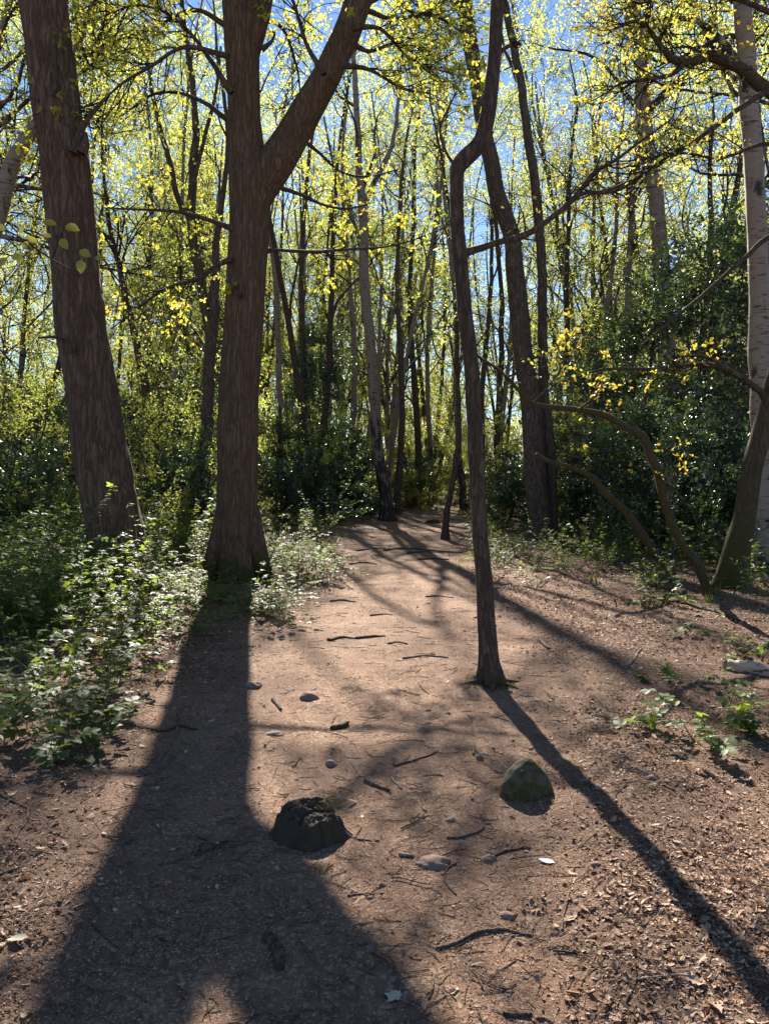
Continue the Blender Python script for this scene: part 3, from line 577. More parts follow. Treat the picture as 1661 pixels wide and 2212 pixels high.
def mossy_stem(name, label, rows, Y, dY, seed, twigs):
    b = P(rows[0][0], rows[0][1], Y); t = thing(name, label, 'tree', (b[0], b[1], 0)); m_ = MB()
    stem(m_, pxstem(rows, Y, dY), 60, 12, .1, seed=seed, moss=lambda V: 0 * V[:, 0] + .8); m_.build('trunk', M['brown_bark'], t)
    for i, (rw, lf, nl) in enumerate(twigs): bough(t, rw, Y + dY * .8, 'brown_bark', lf, seed + i, 6, .35, 4, .15, nl, .055, -.2)
g_ = G(1525, 1284)
mossy_stem('arched_stem', 'thin mossy crooked stem arching far left from beside the mossy trunk', [(1528, 1300, 20), (1524, 1262, 20), (1508, 1222, 21), (1478, 1185, 20), (1455, 1140, 19), (1440, 1090, 19), (1422, 1030, 20), (1403, 980, 18), (1388, 942, 18), (1362, 928, 15), (1330, 908, 15), (1300, 895, 14), (1250, 886, 12), (1200, 880, 11), (1155, 872, 10), (1130, 852, 9), (1095, 815, 8), (1060, 785, 5)], g_[1], -1.2, 91,
           [([(1150, 872, 6), (1180, 840, 4), (1210, 800, 3), (1230, 770, 2)], 'orange_leaf', 5), ([(1250, 884, 6), (1290, 850, 4), (1300, 800, 3)], 'orange_leaf', 4), ([(1440, 1090, 5), (1452, 1040, 3), (1462, 1015, 2)], 'orange_leaf', 3), ([(1095, 815, 5), (1130, 800, 3), (1190, 790, 2)], 'oak_leaf', 2)])
g_ = G(1452, 1240)
mossy_stem('leaning_stem', 'thin mossy stem leaning left out of the brambles, bare broken tip', [(1462, 1262, 18), (1445, 1228, 18), (1410, 1185, 18), (1375, 1135, 18), (1340, 1095, 17), (1305, 1065, 15), (1285, 1035, 14), (1255, 1018, 11), (1215, 1003, 9), (1180, 994, 8), (1158, 980, 6)], g_[1], -.6, 96, [([(1200, 1000, 4), (1230, 960, 3), (1260, 935, 2)], 'oak_leaf', 1)])
g_ = G(1452, 1200); YS = g_[1]
t = thing('birch_snag', 'short broken off birch snag with a reddish leaf sprig beside it', 'tree', (g_[0], g_[1], 0)); mb = MB()
stem(mb, [[g_[0], YS, -.1, .1]] + pxstem([(1452, 1120, 19), (1451, 1070, 18), (1453, 1030, 17), (1452, 1012, 15)], YS), 16, 12, .08, seed=6, moss=lambda V: 0 * V[:, 0] + .2); mb.build('trunk', M['birch_bark'], t)

# ------------------------------------------------------------------ woodland behind: built once per kind, then copied
WG = 'woodland trees beyond the path'
KINDS = [
    make_tree('birch_tree', 'tall slender birch in the woodland beyond, small pale green leaves', 'tree', 17, .13, 'birch_bark', 'birch_leaf', 201, WG, t0=.14, n1=18, L1=5, a1=(.3, .7), up1=.10, n2=10, L2=2.4, n3=8, L3=.9, nl=14, ls=.07, droop=.07),
    make_tree('birch_tree', 'twin stemmed birch in the woodland beyond, small yellow green leaves', 'tree', 19, .15, 'birch_bark', 'birch_leaf', 202, WG, t0=.12, n1=18, L1=5, a1=(.25, .65), n2=10, L2=2.4, n3=8, L3=.9, nl=14, ls=.07, droop=.07, stems=2),
    make_tree('oak_tree', 'crooked young oak in the woodland beyond, yellow green spring leaves', 'tree', 16, .15, 'brown_bark', 'oak_leaf', 203, WG, t0=.18, n1=15, L1=6, a1=(.45, .95), n2=10, L2=2.2, n3=7, L3=.7, nl=12, ls=.08, droop=.0, wig=.22, bend=.9),
    make_tree('grey_tree', 'grey multi stemmed tree in the woodland beyond, thin green leaves', 'tree', 18, .13, 'grey_bark', 'birch_leaf', 204, WG, t0=.2, n1=15, L1=5.5, a1=(.25, .7), n2=10, L2=2.2, n3=8, L3=.8, nl=13, ls=.07, stems=3, wig=.2),
    make_tree('birch_tree', 'thinly leaved birch in line with the path, sky showing through', 'tree', 20, .14, 'birch_bark', 'birch_leaf', 205, WG, t0=.25, n1=13, L1=4.5, a1=(.25, .6), n2=8, L2=2.2, n3=6, L3=.9, nl=16, ls=.06, droop=.06, stems=2),
    make_tree('oak_tree', 'thinly leaved crooked tree in line with the path, bare limbs showing', 'tree', 18, .17, 'brown_bark', 'oak_leaf', 206, WG, t0=.25, n1=13, L1=5, a1=(.3, .8), n2=8, L2=2., n3=6, L3=.7, nl=12, ls=.07, wig=.24, bend=.9, stems=2),
    make_tree('birch_tree', 'wide crowned birch arching over the path, fine yellow green leaves overhead', 'tree', 15, .17, 'birch_bark', 'birch_leaf', 207, WG, t0=.5, n1=26, L1=5.2, a1=(.8, 1.35), up1=.05, n2=10, L2=2.2, n3=8, L3=.9, nl=9, ls=.055, droop=.09),
]
used = set()
def place(kind, x, y, s=1.0, rot=None, g=rng):
    k = KINDS[kind]
    o = k if kind not in used else copy_tree(k)
    used.add(kind); o.location = (x, y, float(hgt(x, y)) - .02); o.rotation_euler = (0, 0, g.uniform(0, 6.28) if rot is None else rot); o.scale = (s, s, s * g.uniform(.92, 1.1)); return o
g = np.random.default_rng(77); taken = []
def free(x, y, d):
    return all((x - a) ** 2 + (y - b) ** 2 > d * d for a, b in taken)
for (ya, yb, cnt, dmin) in ((17, 24, 3, 3.0), (24, 34, 14, 3.2), (34, 48, 24, 3.5), (48, 66, 26, 4), (66, 95, 34, 4), (95, 135, 34, 5)):
    n = tries = 0
    while n < cnt and tries < 600:
        tries += 1; y = g.uniform(ya, yb); x = g.uniform(-1, 1) * (y * .56 + 3.5)
        if float(path_mask(x, y)) > .05 or abs(x - np.interp(y, PY, PX)) < 2.2 or not free(x, y, dmin): continue
        px_ = 830 + x / y * 1661
        if y < 27 and 980 < px_ < 1260: continue
        if x > 5 and y < 48 and g.random() < .4: n += .4; continue
        lane = -.112 * (y - 6) + .5
        inlane = abs(x - lane) < 4.2 and y < 62
        if inlane and y < 24: continue
        if inlane and g.random() < (.85 if y < 38 else .4): n += .4; continue
        taken.append((x, y)); n += 1
        place(int(g.integers(4, 6)) if inlane else int(g.choice([0, 0, 1, 1, 2, 3])), x, y, g.uniform(.8, 1.15) * (1.15 if y > 48 else 1), g=g)

for i_ in range(16): place(int(g.choice([0, 1, 3, 4])), (-.134 * 52 + (i_ % 8 - 3.5) * 3.1 + g.uniform(-1, 1)), 56 + 9 * (i_ // 8) + g.uniform(-3, 3), g.uniform(1.4, 1.65), g=g)
for x_, y_, s_ in ((-8.2, 15.5, .9), (-11, 20, 1.0), (10.6, 20, 1.0)): place(6, x_, y_, s_, g=g)

# holly: dense, dark, glossy evergreen
def make_holly(name, label, H, Wd, seed, n, group, trunk=True, ls=.085, leafm='holly_leaf', cat='tree', tm=LEAF, conic=.75, r0=.07):
    g = np.random.default_rng(seed); root = thing(name, label, cat, (0, 0, 0), group); wd, cr = MB(), MB()
    pts = [[.15 * math.sin(i * 1.3 + seed), .15 * math.cos(i * 1.1), -.1 + H * .9 * i / 6, r0 * (1 - .85 * i / 6)] for i in range(7)]
    c, r = stem(wd, pts, 16, 8, .08, .3, .2, 4, seed=seed)
    nb = int(n / 260) + 8; p, tg, rr, t_ = pick(c[None], r[None], nb, .05, .98, g)
    L = Wd * (1.08 - conic * t_) * g.uniform(.55, 1.1, nb); d = fan(tg, g.uniform(1.0, 1.5, nb), g)
    P1 = grow(p, d, L, 8, .13, .03, g); R1 = np.minimum(rr * .6, .025)[:, None] * np.linspace(1, .2, 8)[None]; tubes(wd, P1, R1, 4, 0, .3)
    p, tg, rr, t_ = pick(P1, R1, 9, .2, 1., g); L = .55 * Wd / 2.2 * g.uniform(.5, 1.3, len(p))
    P2 = grow(p, fan(tg, g.uniform(.5, 1.1, len(p)), g), L, 5, .2, -.02, g); R2 = np.minimum(rr * .6, .006)[:, None] * np.linspace(1, .4, 5)[None]; tubes(cr, P2, R2, 3, 0, .3)
    m = max(4, int(n / len(P2))); p, tg, rr, t_ = pick(P2, R2, m, .1, 1., g); q = len(p)
    pos = p + g.normal(size=(q, 3)) * .05
    clump = np.repeat(g.normal(size=len(P2)) * .2, m)
    scatter(cr, *tm, pos, tg * .4 + g.normal(size=(q, 3)), g.normal(size=(q, 3)) * .8 + np.array([0, 0, .6]), ls * g.uniform(.65, 1.3, q), 1, np.clip(.42 + clump + g.normal(size=q) * .2, 0, 1))
    wd.build('trunk', M['brown_bark'], root); cr.build('crown', [M['twig_bark'], M[leafm]], root, False); return root
HG = 'dark holly under the trees'
HK = [make_holly('holly_tree', 'tall dark glossy holly crowding the right side of the wood', 8.2, 2.6, 301, 14000, HG),
      make_holly('holly_tree', 'broad dark glossy holly bush filling the understorey', 5.0, 2.6, 302, 11000, HG, conic=.5),
      make_holly('holly_bush', 'low spreading dark holly bush beside the path', 2.3, 1.7, 303, 6000, HG, conic=.4)]
hused = set()
def hplace(k, px, y, s=1.0, lab=None):
    x = (px - 830.5) / 1661 * y; o = HK[k] if k not in hused else copy_tree(HK[k]); hused.add(k)
    o.location = (x, y, float(hgt(x, y)) - .03); o.rotation_euler = (0, 0, g.uniform(0, 6.28)); o.scale = (s, s, s * g.uniform(.92, 1.08))
    if lab: o['label'] = lab
    return o
for k, px, y, s in [(0, 1520, 17.5, 1.0), (0, 1650, 15.5, .95), (0, 1400, 20.5, 1.0), (0, 1730, 19, 1.15), (1, 1290, 21.5, 1.0), (1, 1560, 22, 1.1), (1, 1215, 26, 1.0), (1, 1350, 18, .72), (1, 1480, 15.5, .62), (2, 1100, 24, 1.0), (2, 1250, 20.5, 1.0), (2, 1130, 30, 1.2), (2, 1390, 16.6, .8), (2, 1600, 14, .9), (2, 1700, 13.5, 1.1),
                    (0, 700, 32, 1.02), (0, 655, 36, 1.1), (1, 600, 28, .9), (1, 745, 33, .8), (2, 690, 27, 1.2), (2, 770, 31, 1.2), (2, 630, 25, 1.0), (1, 400, 25, .95), (1, 330, 22, .8), (1, 240, 26, 1.0), (1, 480, 29, 1.0), (2, 380, 20, 1.1), (2, 110, 20, 1.2), (1, 60, 24, 1.0), (1, 150, 29, 1.0), (2, 20, 16, 1.1), (2, 440, 18.5, .95),
                    (1, 940, 56, .85), (1, 1000, 50, .7), (1, 905, 60, .9), (2, 880, 40, 1.2), (2, 1060, 38, 1.3)]:
    hplace(k, px, y, s)
for k, lab in ((0, 'tall dark glossy holly standing among the trunks'), (1, 'broad dark glossy holly filling the understorey'), (2, 'low spreading dark holly bush under the trees')):
    for o in C.objects:
        if o.get('group') == HG and o['label'] == HK[k]['label'] and o is not HK[k]: o['label'] = lab
    HK[k]['label'] = lab
# light green undergrowth shrubs
SG = 'light green shrubs of the understorey'
SK = [make_holly('leafy_shrub', 'light green leafy shrub in the understorey beyond the path', 4.2, 2.2, 311, 5500, SG, leafm='green_leaf', cat='shrub', conic=.4, ls=.07, r0=.04),
      make_holly('leafy_shrub', 'low light green shrub growing between the trunks', 2.0, 1.5, 312, 3500, SG, leafm='green_leaf', cat='shrub', conic=.3, ls=.06, r0=.03)]
SK.append(make_holly('leafy_shrub', 'tall thin yellow green sapling shrub', 5.0, 2.0, 313, 2600, SG, leafm='birch_leaf', cat='shrub', conic=.35, ls=.065, r0=.035))
su = set()
for k, px, y, s in [(0, 850, 46, 1.2), (0, 910, 50, 1.3), (0, 1030, 44, 1.2), (0, 800, 52, 1.4), (0, 960, 62, 1.5), (1, 860, 37, 1.2), (1, 1075, 33, 1.2), (1, 1140, 36, 1.4), (0, 1180, 40, 1.2), (0, 520, 34, 1.2), (0, 300, 31, 1.2), (1, 360, 18, .8), (1, 480, 20, .9), (0, 60, 30, 1.3), (0, 180, 34, 1.3), (1, 30, 17.5, 1.0), (1, 110, 15.5, .8), (1, 330, 15.5, .75), (0, 1240, 34, 1.2), (1, 1330, 25, 1.2), (0, 700, 50, 1.4), (0, 590, 46, 1.3), (1, 930, 40, .8), (0, 1420, 32, 1.3), (0, 1600, 32, 1.5), (0, 1280, 28, 1.0), (0, -20, 22, 1.1), (2, 300, 17, .85), (2, 410, 19, .9), (2, 230, 18.5, 1.0), (2, 90, 16, .95), (2, 20, 18, 1.1), (2, 350, 23, 1.1), (2, 480, 23, 1.0), (2, 600, 27, 1.0), (2, 690, 26, .8), (2, 1090, 28, 1.0), (2, 1280, 19, .85), (2, 1400, 23, 1.1), (2, 1560, 19.5, 1.1), (2, 760, 38, 1.1), (2, 880, 44, 1.1), (2, 1040, 40, 1.2), (0, 350, 24, 1.0), (0, 560, 30, 1.0), (0, 650, 40, 1.2), (0, 1260, 23, .9), (0, 1450, 24, 1.1)] + [(0, -40 + i * 58 + 23 * math.sin(i * 5.1), 66 + 14 * math.sin(i * 2.7), 1.7 + .4 * math.sin(i * 3.3)) for i in range(31)] + [(0, -60 + i * 43 + 17 * math.sin(i * 3.1), 108 + 22 * math.sin(i * 2.3), 2.6 + .5 * math.sin(i * 1.9)) for i in range(44)] + [(0, -40 + i * 75 + 23 * math.sin(i * 4.1), 40 + 5 * math.sin(i * 2.2), 1.15) for i in range(24) if not 10 < i < 14]:
    x = (px - 830.5) / 1661 * y; o = SK[k] if k not in su else copy_tree(SK[k]); su.add(k)
    o.location = (x, y, float(hgt(x, y)) - .03); o.rotation_euler = (0, 0, g.uniform(0, 6.28)); o.scale = (s, s, s)

# ------------------------------------------------------------------ brambles
def bramble_layout(g, nst, Ls, upv):
    a = g.uniform(0, 6.28, nst); D = np.stack([np.cos(a) * .6, np.sin(a) * .6, g.uniform(.7, 1.3, nst) * upv], 1)
    S = np.stack([g.normal(size=nst) * .06, g.normal(size=nst) * .06, np.full(nst, -.02)], 1)
    Pn = grow(S, D, Ls * g.uniform(.6, 1.3, nst), 9, .1, -.09, g); return Pn, np.linspace(.0032, .0014, 9)[None] * np.ones((nst, 1))
def bramble_leaves(g, Pn, Rn, per):
    p, tg, r, t = pick(Pn, Rn, per, .25, 1., g); n = len(p); out = nrm(tg * np.array([1, 1, .1]) + g.normal(size=(n, 3)) * np.array([.8, .8, .15]))
    return p, out, nrm(g.normal(size=(n, 3)) * .28 + np.array([0, -.1, 1])), g.uniform(.035, .068, n), np.clip(g.normal(.42, .25, n), 0, 1)
BG = 'bramble plants on the forest floor'
def make_bramble(label, seed, nst, Ls, per, upv=1., name='bramble_plant'):
    g = np.random.default_rng(seed); root = thing(name, label, 'plant', (0, 0, 0), BG); st, lv = MB(), MB()
    Pn, Rn = bramble_layout(g, nst, Ls, upv); tubes(st, Pn, Rn, 4, 0, .3); st.build('stem', M['green_leaf'], root)
    p, X, Z, s, v = bramble_leaves(g, Pn, Rn, per); scatter(lv, *TRI, p, X, Z, s, 0, v)
    tag(lv.build('leaves', [M['bramble_leaf']], root), kind='stuff'); return root
BK = [make_bramble('knee high bramble with pale green toothed leaves in the undergrowth', 401, 9, .75, 13), make_bramble('knee high bramble with pale green toothed leaves in the undergrowth', 402, 11, .9, 13, 1.3),
      make_bramble('low bramble sprawling over the leaf litter', 403, 7, .5, 10, .7), make_bramble('tall arching bramble thicket with pale leaves', 404, 13, 1.25, 16, 1.5)]
bu = set()
def bplace(k, x, y, s):
    o = BK[k] if k not in bu else copy_tree(BK[k]); bu.add(k)
    o.location = (x, y, float(hgt(x, y))); o.rotation_euler = (0, 0, g.uniform(0, 6.28)); o.scale = (s, s, s * g.uniform(.85, 1.15))
def patch(px0, px1, py0, py1, cnt, ks, s0, s1, back=1.0):
    n = 0
    while n < cnt:
        px, py = g.uniform(px0, px1), g.uniform(py0, py1); p = G(px, py)
        if float(path_mask(p[0], p[1])) > .35: n += .2; continue
        bplace(int(g.choice(ks)), p[0], p[1], g.uniform(s0, s1)); n += 1
patch(-60, 190, 1290, 1400, 26, [0, 1, 3], .8, 1.2)
patch(-60, 300, 1225, 1300, 26, [0, 1, 3], .8, 1.2)
patch(-60, 470, 1150, 1225, 34, [1, 3, 3], .9, 1.4)
patch(-60, 460, 1100, 1150, 34, [3], 1.2, 1.8)
patch(-60, 180, 1180, 1290, 16, [3], .9, 1.2)
patch(290, 470, 1160, 1230, 14, [3], .8, 1.1)
patch(300, 450, 1240, 1330, 16, [0, 1, 2], .6, .9)
patch(290, 460, 1320, 1390, 9, [0, 2], .5, .75)
patch(190, 300, 1290, 1380, 10, [0, 1], .7, 1.0)
patch(600, 720, 1240, 1290, 9, [0, 2], .5, .8)
patch(1050, 1300, 1215, 1250, 12, [0, 2], .4, .65)
patch(560, 720, 1180, 1260, 22, [0, 1], .6, .95)
patch(560, 720, 1125, 1180, 16, [1, 3], .7, 1.1)
patch(430, 560, 1285, 1330, 7, [0, 2], .6, .9)
patch(540, 640, 1290, 1340, 5, [0, 2], .6, .9)
patch(1040, 1250, 1140, 1200, 26, [0, 1, 2], .6, 1.0)
patch(1030, 1400, 1180, 1225, 26, [0, 2], .55, .9)
patch(1250, 1680, 1150, 1235, 34, [0, 1, 3], .6, 1.0)
patch(1380, 1500, 1260, 1300, 5, [0, 1], .5, .75)
patch(1590, 1690, 1200, 1290, 8, [0, 1], .6, .9)
patch(1000, 1060, 1120, 1150, 5, [0, 1], .7, 1.)
# nearest brambles: every leaf is a part of its own
leaf_meshes = []
for v in (.15, .35, .5, .7, .95):
    mb = MB(); mb.add(TRI[0], TRI[1], 0, v); leaf_meshes.append(mb.mesh('leaf', [M['bramble_leaf']]))
def near_bramble(label, px, py, seed, nst, Ls, per, upv=1., size=1.):
    g = np.random.default_rng(seed); p0 = G(px, py); root = thing('bramble_plant', label, 'plant', p0, BG); st = MB()
    Pn, Rn = bramble_layout(g, nst, Ls, upv); tubes(st, Pn + p0, Rn * 1.1, 5, 0, .3); st.build('stem', M['green_leaf'], root)
    p, X, Z, s, v = bramble_leaves(g, Pn, Rn, per)
    for i in range(len(p)):
        x = nrm(X[i]); y = nrm(np.cross(Z[i], x)); z = np.cross(x, y); k = s[i] * size
        o = bpy.data.objects.new('leaf', leaf_meshes[int(v[i] * 4.99)]); link(o, root)
        o.matrix_basis = Matrix(((x[0] * k, y[0] * k, z[0] * k, p[i][0]), (x[1] * k, y[1] * k, z[1] * k, p[i][1]), (x[2] * k, y[2] * k, z[2] * k, p[i][2]), (0, 0, 0, 1)))
lb = 'low bramble with veined grey green leaves at the edge of the left thicket'
for i, (px, py, nst, Ls) in enumerate([(30, 1500, 8, .6), (110, 1530, 9, .6), (190, 1490, 8, .6), (60, 1590, 7, .5), (150, 1600, 8, .45), (240, 1480, 7, .5), (30, 1440, 9, .7), (120, 1450, 9, .7), (210, 1420, 9, .65), (290, 1400, 7, .5), (170, 1640, 5, .3), (250, 1560, 6, .3), (110, 1655, 5, .3), (20, 1540, 8, .5), (200, 1560, 8, .5), (265, 1430, 8, .5), (75, 1480, 9, .65), (-10, 1600, 7, .5), (330, 1370, 7, .5), (235, 1370, 8, .65), (140, 1400, 9, .7), (50, 1390, 9, .8), (290, 1340, 8, .6)]):
    near_bramble(lb, px, py, 500 + i, nst, Ls, 7, .9, 1.15)
for i, (px, py, nst, Ls, lab) in enumerate([(1350, 1575, 4, .28, 'small bramble with yellow green leaves lying alone on the litter'), (1500, 1600, 5, .34, 'bright leaved bramble sprawling on the litter below the birch log'), (1580, 1575, 6, .4, 'bushy bright bramble on the litter just below the birch log'),
        (1430, 1470, 2, .2, 'tiny two leaved bramble seedling on open litter'), (1490, 1475, 3, .22, 'tiny bramble sprig on litter next to the seedling'), (1620, 1420, 7, .45, 'bramble leaning over the birch log'), (1650, 1590, 5, .4, 'bramble sprays at the right border of the litter'), (1485, 1375, 3, .22, 'small yellow green bramble sprig beyond the birch log'), (1180, 1262, 4, .25, 'little bright bramble clump on the right verge'), (590, 1345, 7, .4, 'pale sunlit bramble on the path edge near the forked trunk'), (1430, 1310, 7, .5, 'sunlit bramble in front of the two mossy stems')]):
    near_bramble(lab, px, py, 540 + i, nst, Ls, 5 if Ls < .3 else 6, .8, 1.2)

# ------------------------------------------------------------------ leaf litter, crumbs, small twigs (nobody could count them)
g = np.random.default_rng(9)
def sample_floor(n, y0, y1, p, keep):
    """points in the seen wedge, denser near the camera"""
    out = []; got = 0
    while got < n:
        u = g.random(n); y = (y0 ** (1 - p) + u * (y1 ** (1 - p) - y0 ** (1 - p))) ** (1 / (1 - p)); x = g.uniform(-1, 1, n) * (y * .56 + 2.6)
        k = (g.random(n) < keep(x, y)) & (g.random(n) < 1 - sstep(0, 2.3, np.abs(x) - (y * .545 + .1))); out.append(np.stack([x[k], y[k]], 1)); got += k.sum()
    q = np.concatenate(out)[:n]; return q[:, 0], q[:, 1]
def flat_axes(n, tilt):
    a = g.uniform(0, 6.283, n); X = np.stack([np.cos(a), np.sin(a), g.normal(size=n) * tilt], 1); return X, nrm(np.stack([g.normal(size=n) * tilt, g.normal(size=n) * tilt, np.ones(n)], 1))
mb = MB(); lk = lambda x, y: (1 - path_mask(x, y)) * (.55 + .45 * noise(x * 1.4, y * 1.4, 31)) * np.where(x < 0, np.where(y < 5, .45, .8), 1) + .012
for tm_, cnt, pw, s_lo, s_hi, ex in ((LEAF_CURL, 46000, 1.3, .010, .024, 1.7), (LEAF, 112000, 1.5, .006, .020, 1.4), (OAKLEAF, 1800, 1.3, .028, .03, 1.)):
    x, y = sample_floor(cnt, 1.9, 34 if tm_ is not OAKLEAF else 9, pw, lk); n = len(x); X, Z = flat_axes(n, .42 if tm_ is not OAKLEAF else .22)
    s = (s_lo + s_hi * g.random(n) ** ex) * (1 + sstep(4, 14, y) * 1.3)
    scatter(mb, *tm_, np.stack([x, y, hgt(x, y) + s * .08], 1), X, Z, s, 0, np.clip(g.normal(.6, .27, n) + .15 * noise(x, y, 33), 0, 1))
tag(mb.build('leaf_litter', M['dead_leaf'], smooth=False), 'brown fallen leaves strewn over the forest floor', 'leaf litter', kind='stuff')
x, y = sample_floor(150000, 1.9, 16, 1.6, lambda x, y: .55 + .45 * noise(x * 2.2, y * 2.2, 35))
mb = MB(); X, Z = flat_axes(len(x), .3); n = len(x); s = g.uniform(.004, .015, n) * (1 + sstep(4, 14, y) * 1.2)
scatter(mb, np.array([[0, 0, 0], [.5, .22, .12], [1, 0, .0], [.5, -.22, .1]]), np.array([[0, 2, 1], [0, 3, 2]]), np.stack([x, y, hgt(x, y) + .002], 1), X, Z, s, 0, np.clip(g.normal(.7, .3, n), 0, 1))
tag(mb.build('woodland_crumbs', M['dead_leaf'], smooth=False), 'tiny bark and leaf crumbs covering the trodden earth', 'debris', kind='stuff')
n = 6500; x, y = sample_floor(n, 1.9, 14, 1.4, lambda x, y: 0 * x + 1)
X, _ = flat_axes(n, .05); L = g.gamma(2.2, .028, n) + .02; mb = MB()
Pn = grow(np.stack([x, y, 0 * x], 1), X, L, 5, .16, 0, g); Pn[:, :, 2] = hgt(Pn[:, :, 0], Pn[:, :, 1]) + .003
tubes(mb, Pn, (g.uniform(.0010, .0026, n) * (1 + sstep(4, 12, y)))[:, None] * np.linspace(1, .6, 5)[None], 3, 0, .2)
tag(mb.build('twig_litter', M['wood']), 'short thin twigs scattered over the path and litter', 'twigs', kind='stuff')

# ------------------------------------------------------------------ sticks, stones, stumps, roots one can pick out
def stick(label, pts, rpx, mk='wood', cat='stick', name='fallen_stick', group=None, k=7, lift=.6, taper=.6, sd=0):
    g3 = [G(*p) for p in pts]; n = max(8, 4 * len(g3)); S = spline(np.array(g3), n)
    S[:, 2] = hgt(S[:, 0], S[:, 1]); r = rpx / 1661 * S[:, 1].mean()
    rows = np.concatenate([S + np.array([0, 0, r * lift]), (r * np.linspace(1, taper, n) * (1 + .12 * np.sin(np.arange(n) * 2.1 + sd)))[:, None]], 1)
    o = thing(name, label, cat, tuple(S[0]), group) if False else None
    mb = MB(); c, rr = stem(mb, rows, n, k, .1, seed=int(pts[0][0]) % 50)
    mb.add(np.vstack([[c[0] + rr[0] * np.array([math.cos(q), .2 * math.sin(q), math.sin(q)]) * .9 for q in np.arange(k) * 6.283 / k], c[:1]]), [[j, (j + 1) % k, k] for j in range(k)], 0, .3)
    o = mb.build(name, M[mk]); return tag(o, label, cat, group)
SK_ = [('long curved dark stick lying across the litter, thicker at one end', [(945, 2052), (985, 2040), (1020, 2022), (1060, 2012), (1100, 2012), (1148, 2024)], 5.5, 'wood'),
 ('short straight mossy stick pointing at the camera', [(1214, 2012), (1216, 1985), (1224, 1955), (1230, 1928)], 3.5, 'wood'),
 ('cut chunk of branch lying on the dead leaves', [(1440, 1890), (1456, 1908), (1472, 1930)], 8, 'wood'),
 ('thin stick with a bent end below the mossy boulder', [(966, 1812), (1000, 1809), (1030, 1800), (1046, 1790)], 3.5, 'wood'),
 ('crooked twig hooked beside the flat stone', [(985, 1868), (966, 1880), (960, 1902), (972, 1922), (985, 1934)], 3, 'dark_wood'),
 ('knobbly twig between the small stone and the silvery leaf', [(1063, 1853), (1090, 1841), (1115, 1838), (1132, 1832)], 4, 'dark_wood'),
 ('bleached forked stick on the open litter near the seedling', [(1342, 1441), (1356, 1438), (1370, 1424), (1376, 1412), (1386, 1402)], 3.2, 'pale_wood'),
 ('short broken branch piece on the litter right of the kinked tree', [(1165, 1382), (1174, 1393), (1186, 1404)], 6.5, 'wood'),
 ('slab of bark lying flat on the path', [(790, 1690), (815, 1700), (842, 1711)], 6.5, 'wood'),
 ('small pale bent stick beside the bark slab', [(846, 1682), (852, 1692), (862, 1699), (868, 1705)], 3.5, 'pale_wood'),
 ('short upright looking stick end near the hooked twig on the path', [(1022, 1615), (1023, 1632)], 5.5, 'wood'),
 ('long dark hooked twig curving across the path', [(850, 1640), (852, 1655), (870, 1650), (905, 1640), (945, 1625)], 3, 'dark_wood'),
 ('weathered piece of dead wood on the middle of the path', [(718, 1577), (738, 1573), (752, 1565)], 8, 'dark_wood'),
 ('long thin root like twig winding down from the brambles', [(388, 1535), (384, 1570), (372, 1605), (345, 1640), (300, 1667)], 3.6, 'wood'),
 ('thin straight twig below the winding one', [(298, 1680), (330, 1670), (378, 1640)], 3, 'wood'),
 ('stubby stick with a broken knot near the trunk shadow', [(315, 1698), (340, 1690), (348, 1680)], 5, 'wood'),
 ('dark stick half buried beside the winding twig', [(330, 1580), (360, 1582), (390, 1570), (425, 1578)], 5, 'dark_wood'),
 ('forked twig lying in dark litter by the left border', [(62, 1748), (55, 1780), (40, 1800), (25, 1818)], 3.5, 'wood'),
 ('bare twig crossing the forked twig', [(0, 1716), (35, 1735), (66, 1750)], 2.5, 'wood'),
 ('thick grey stick poking in at the left border', [(-10, 1895), (20, 1885), (52, 1876)], 6, 'wood'),
 ('short stick with a pale broken end', [(430, 2044), (436, 2026), (441, 2006)], 6.5, 'wood'),
 ('thin black twig curving in the deep shade', [(200, 2000), (225, 2025), (255, 2048)], 3, 'dark_wood'),
 ('thin pale stick in the trunk shadow right of the stump', [(665, 1945), (678, 1962), (690, 1982)], 4, 'wood'),
 ('small stick lying level near the path middle', [(752, 1937), (780, 1933), (808, 1935)], 3.5, 'wood'),
 ('tiny dark twig lying across the path below the stump', [(780, 1790), (770, 1812), (800, 1818), (820, 1818)], 3, 'dark_wood'),
 ('long thin stick at the bottom border', [(800, 2060), (830, 2075), (855, 2105)], 3, 'dark_wood'),
 ('dark branch on the path shoulder below the kinked tree', [(905, 1475), (912, 1488), (925, 1500)], 3.5, 'wood'),
 ('short bark strip beside the round stones', [(590, 1515), (600, 1525), (607, 1536)], 6, 'dark_wood'),
 ('slim stick near the right border pointing up', [(1230, 1720), (1236, 1740), (1240, 1760)], 3.5, 'wood'),
 ('piece of bark lying at the bottom of the path', [(1090, 2195), (1120, 2196), (1150, 2195)], 7, 'dark_wood'),
 ('little rolled stick just above the flat stone', [(863, 1849), (893, 1852)], 5.5, 'pale_wood'),
 ('dark fallen branch on the litter behind the lone bramble', [(1400, 1290), (1450, 1300), (1520, 1318), (1600, 1345)], 6, 'dark_wood')]
for i, (lab, pts, r_, mk) in enumerate(SK_): stick(lab, pts, r_ * .82, mk, sd=i)
# thick curled bark piece
stick('thick curled strip of dead bark with a split end in the shade', [(578, 2028), (596, 2048), (606, 2070), (604, 2098)], 13, 'dark_wood', 'bark', 'bark_piece', k=9, lift=.35, taper=1.0)
stick('short birch log with a chewed end half under the brambles', [(1572, 1447), (1610, 1450), (1650, 1458), (1700, 1470)], 14, 'log_bark', 'log', 'birch_log', k=16, taper=1.0)
stick('grey rotting log lying in shade behind the sunlit bramble', [(1395, 1262), (1440, 1275), (1480, 1287)], 8, 'grey_bark', 'log', 'rotting_log', k=10, taper=.9)
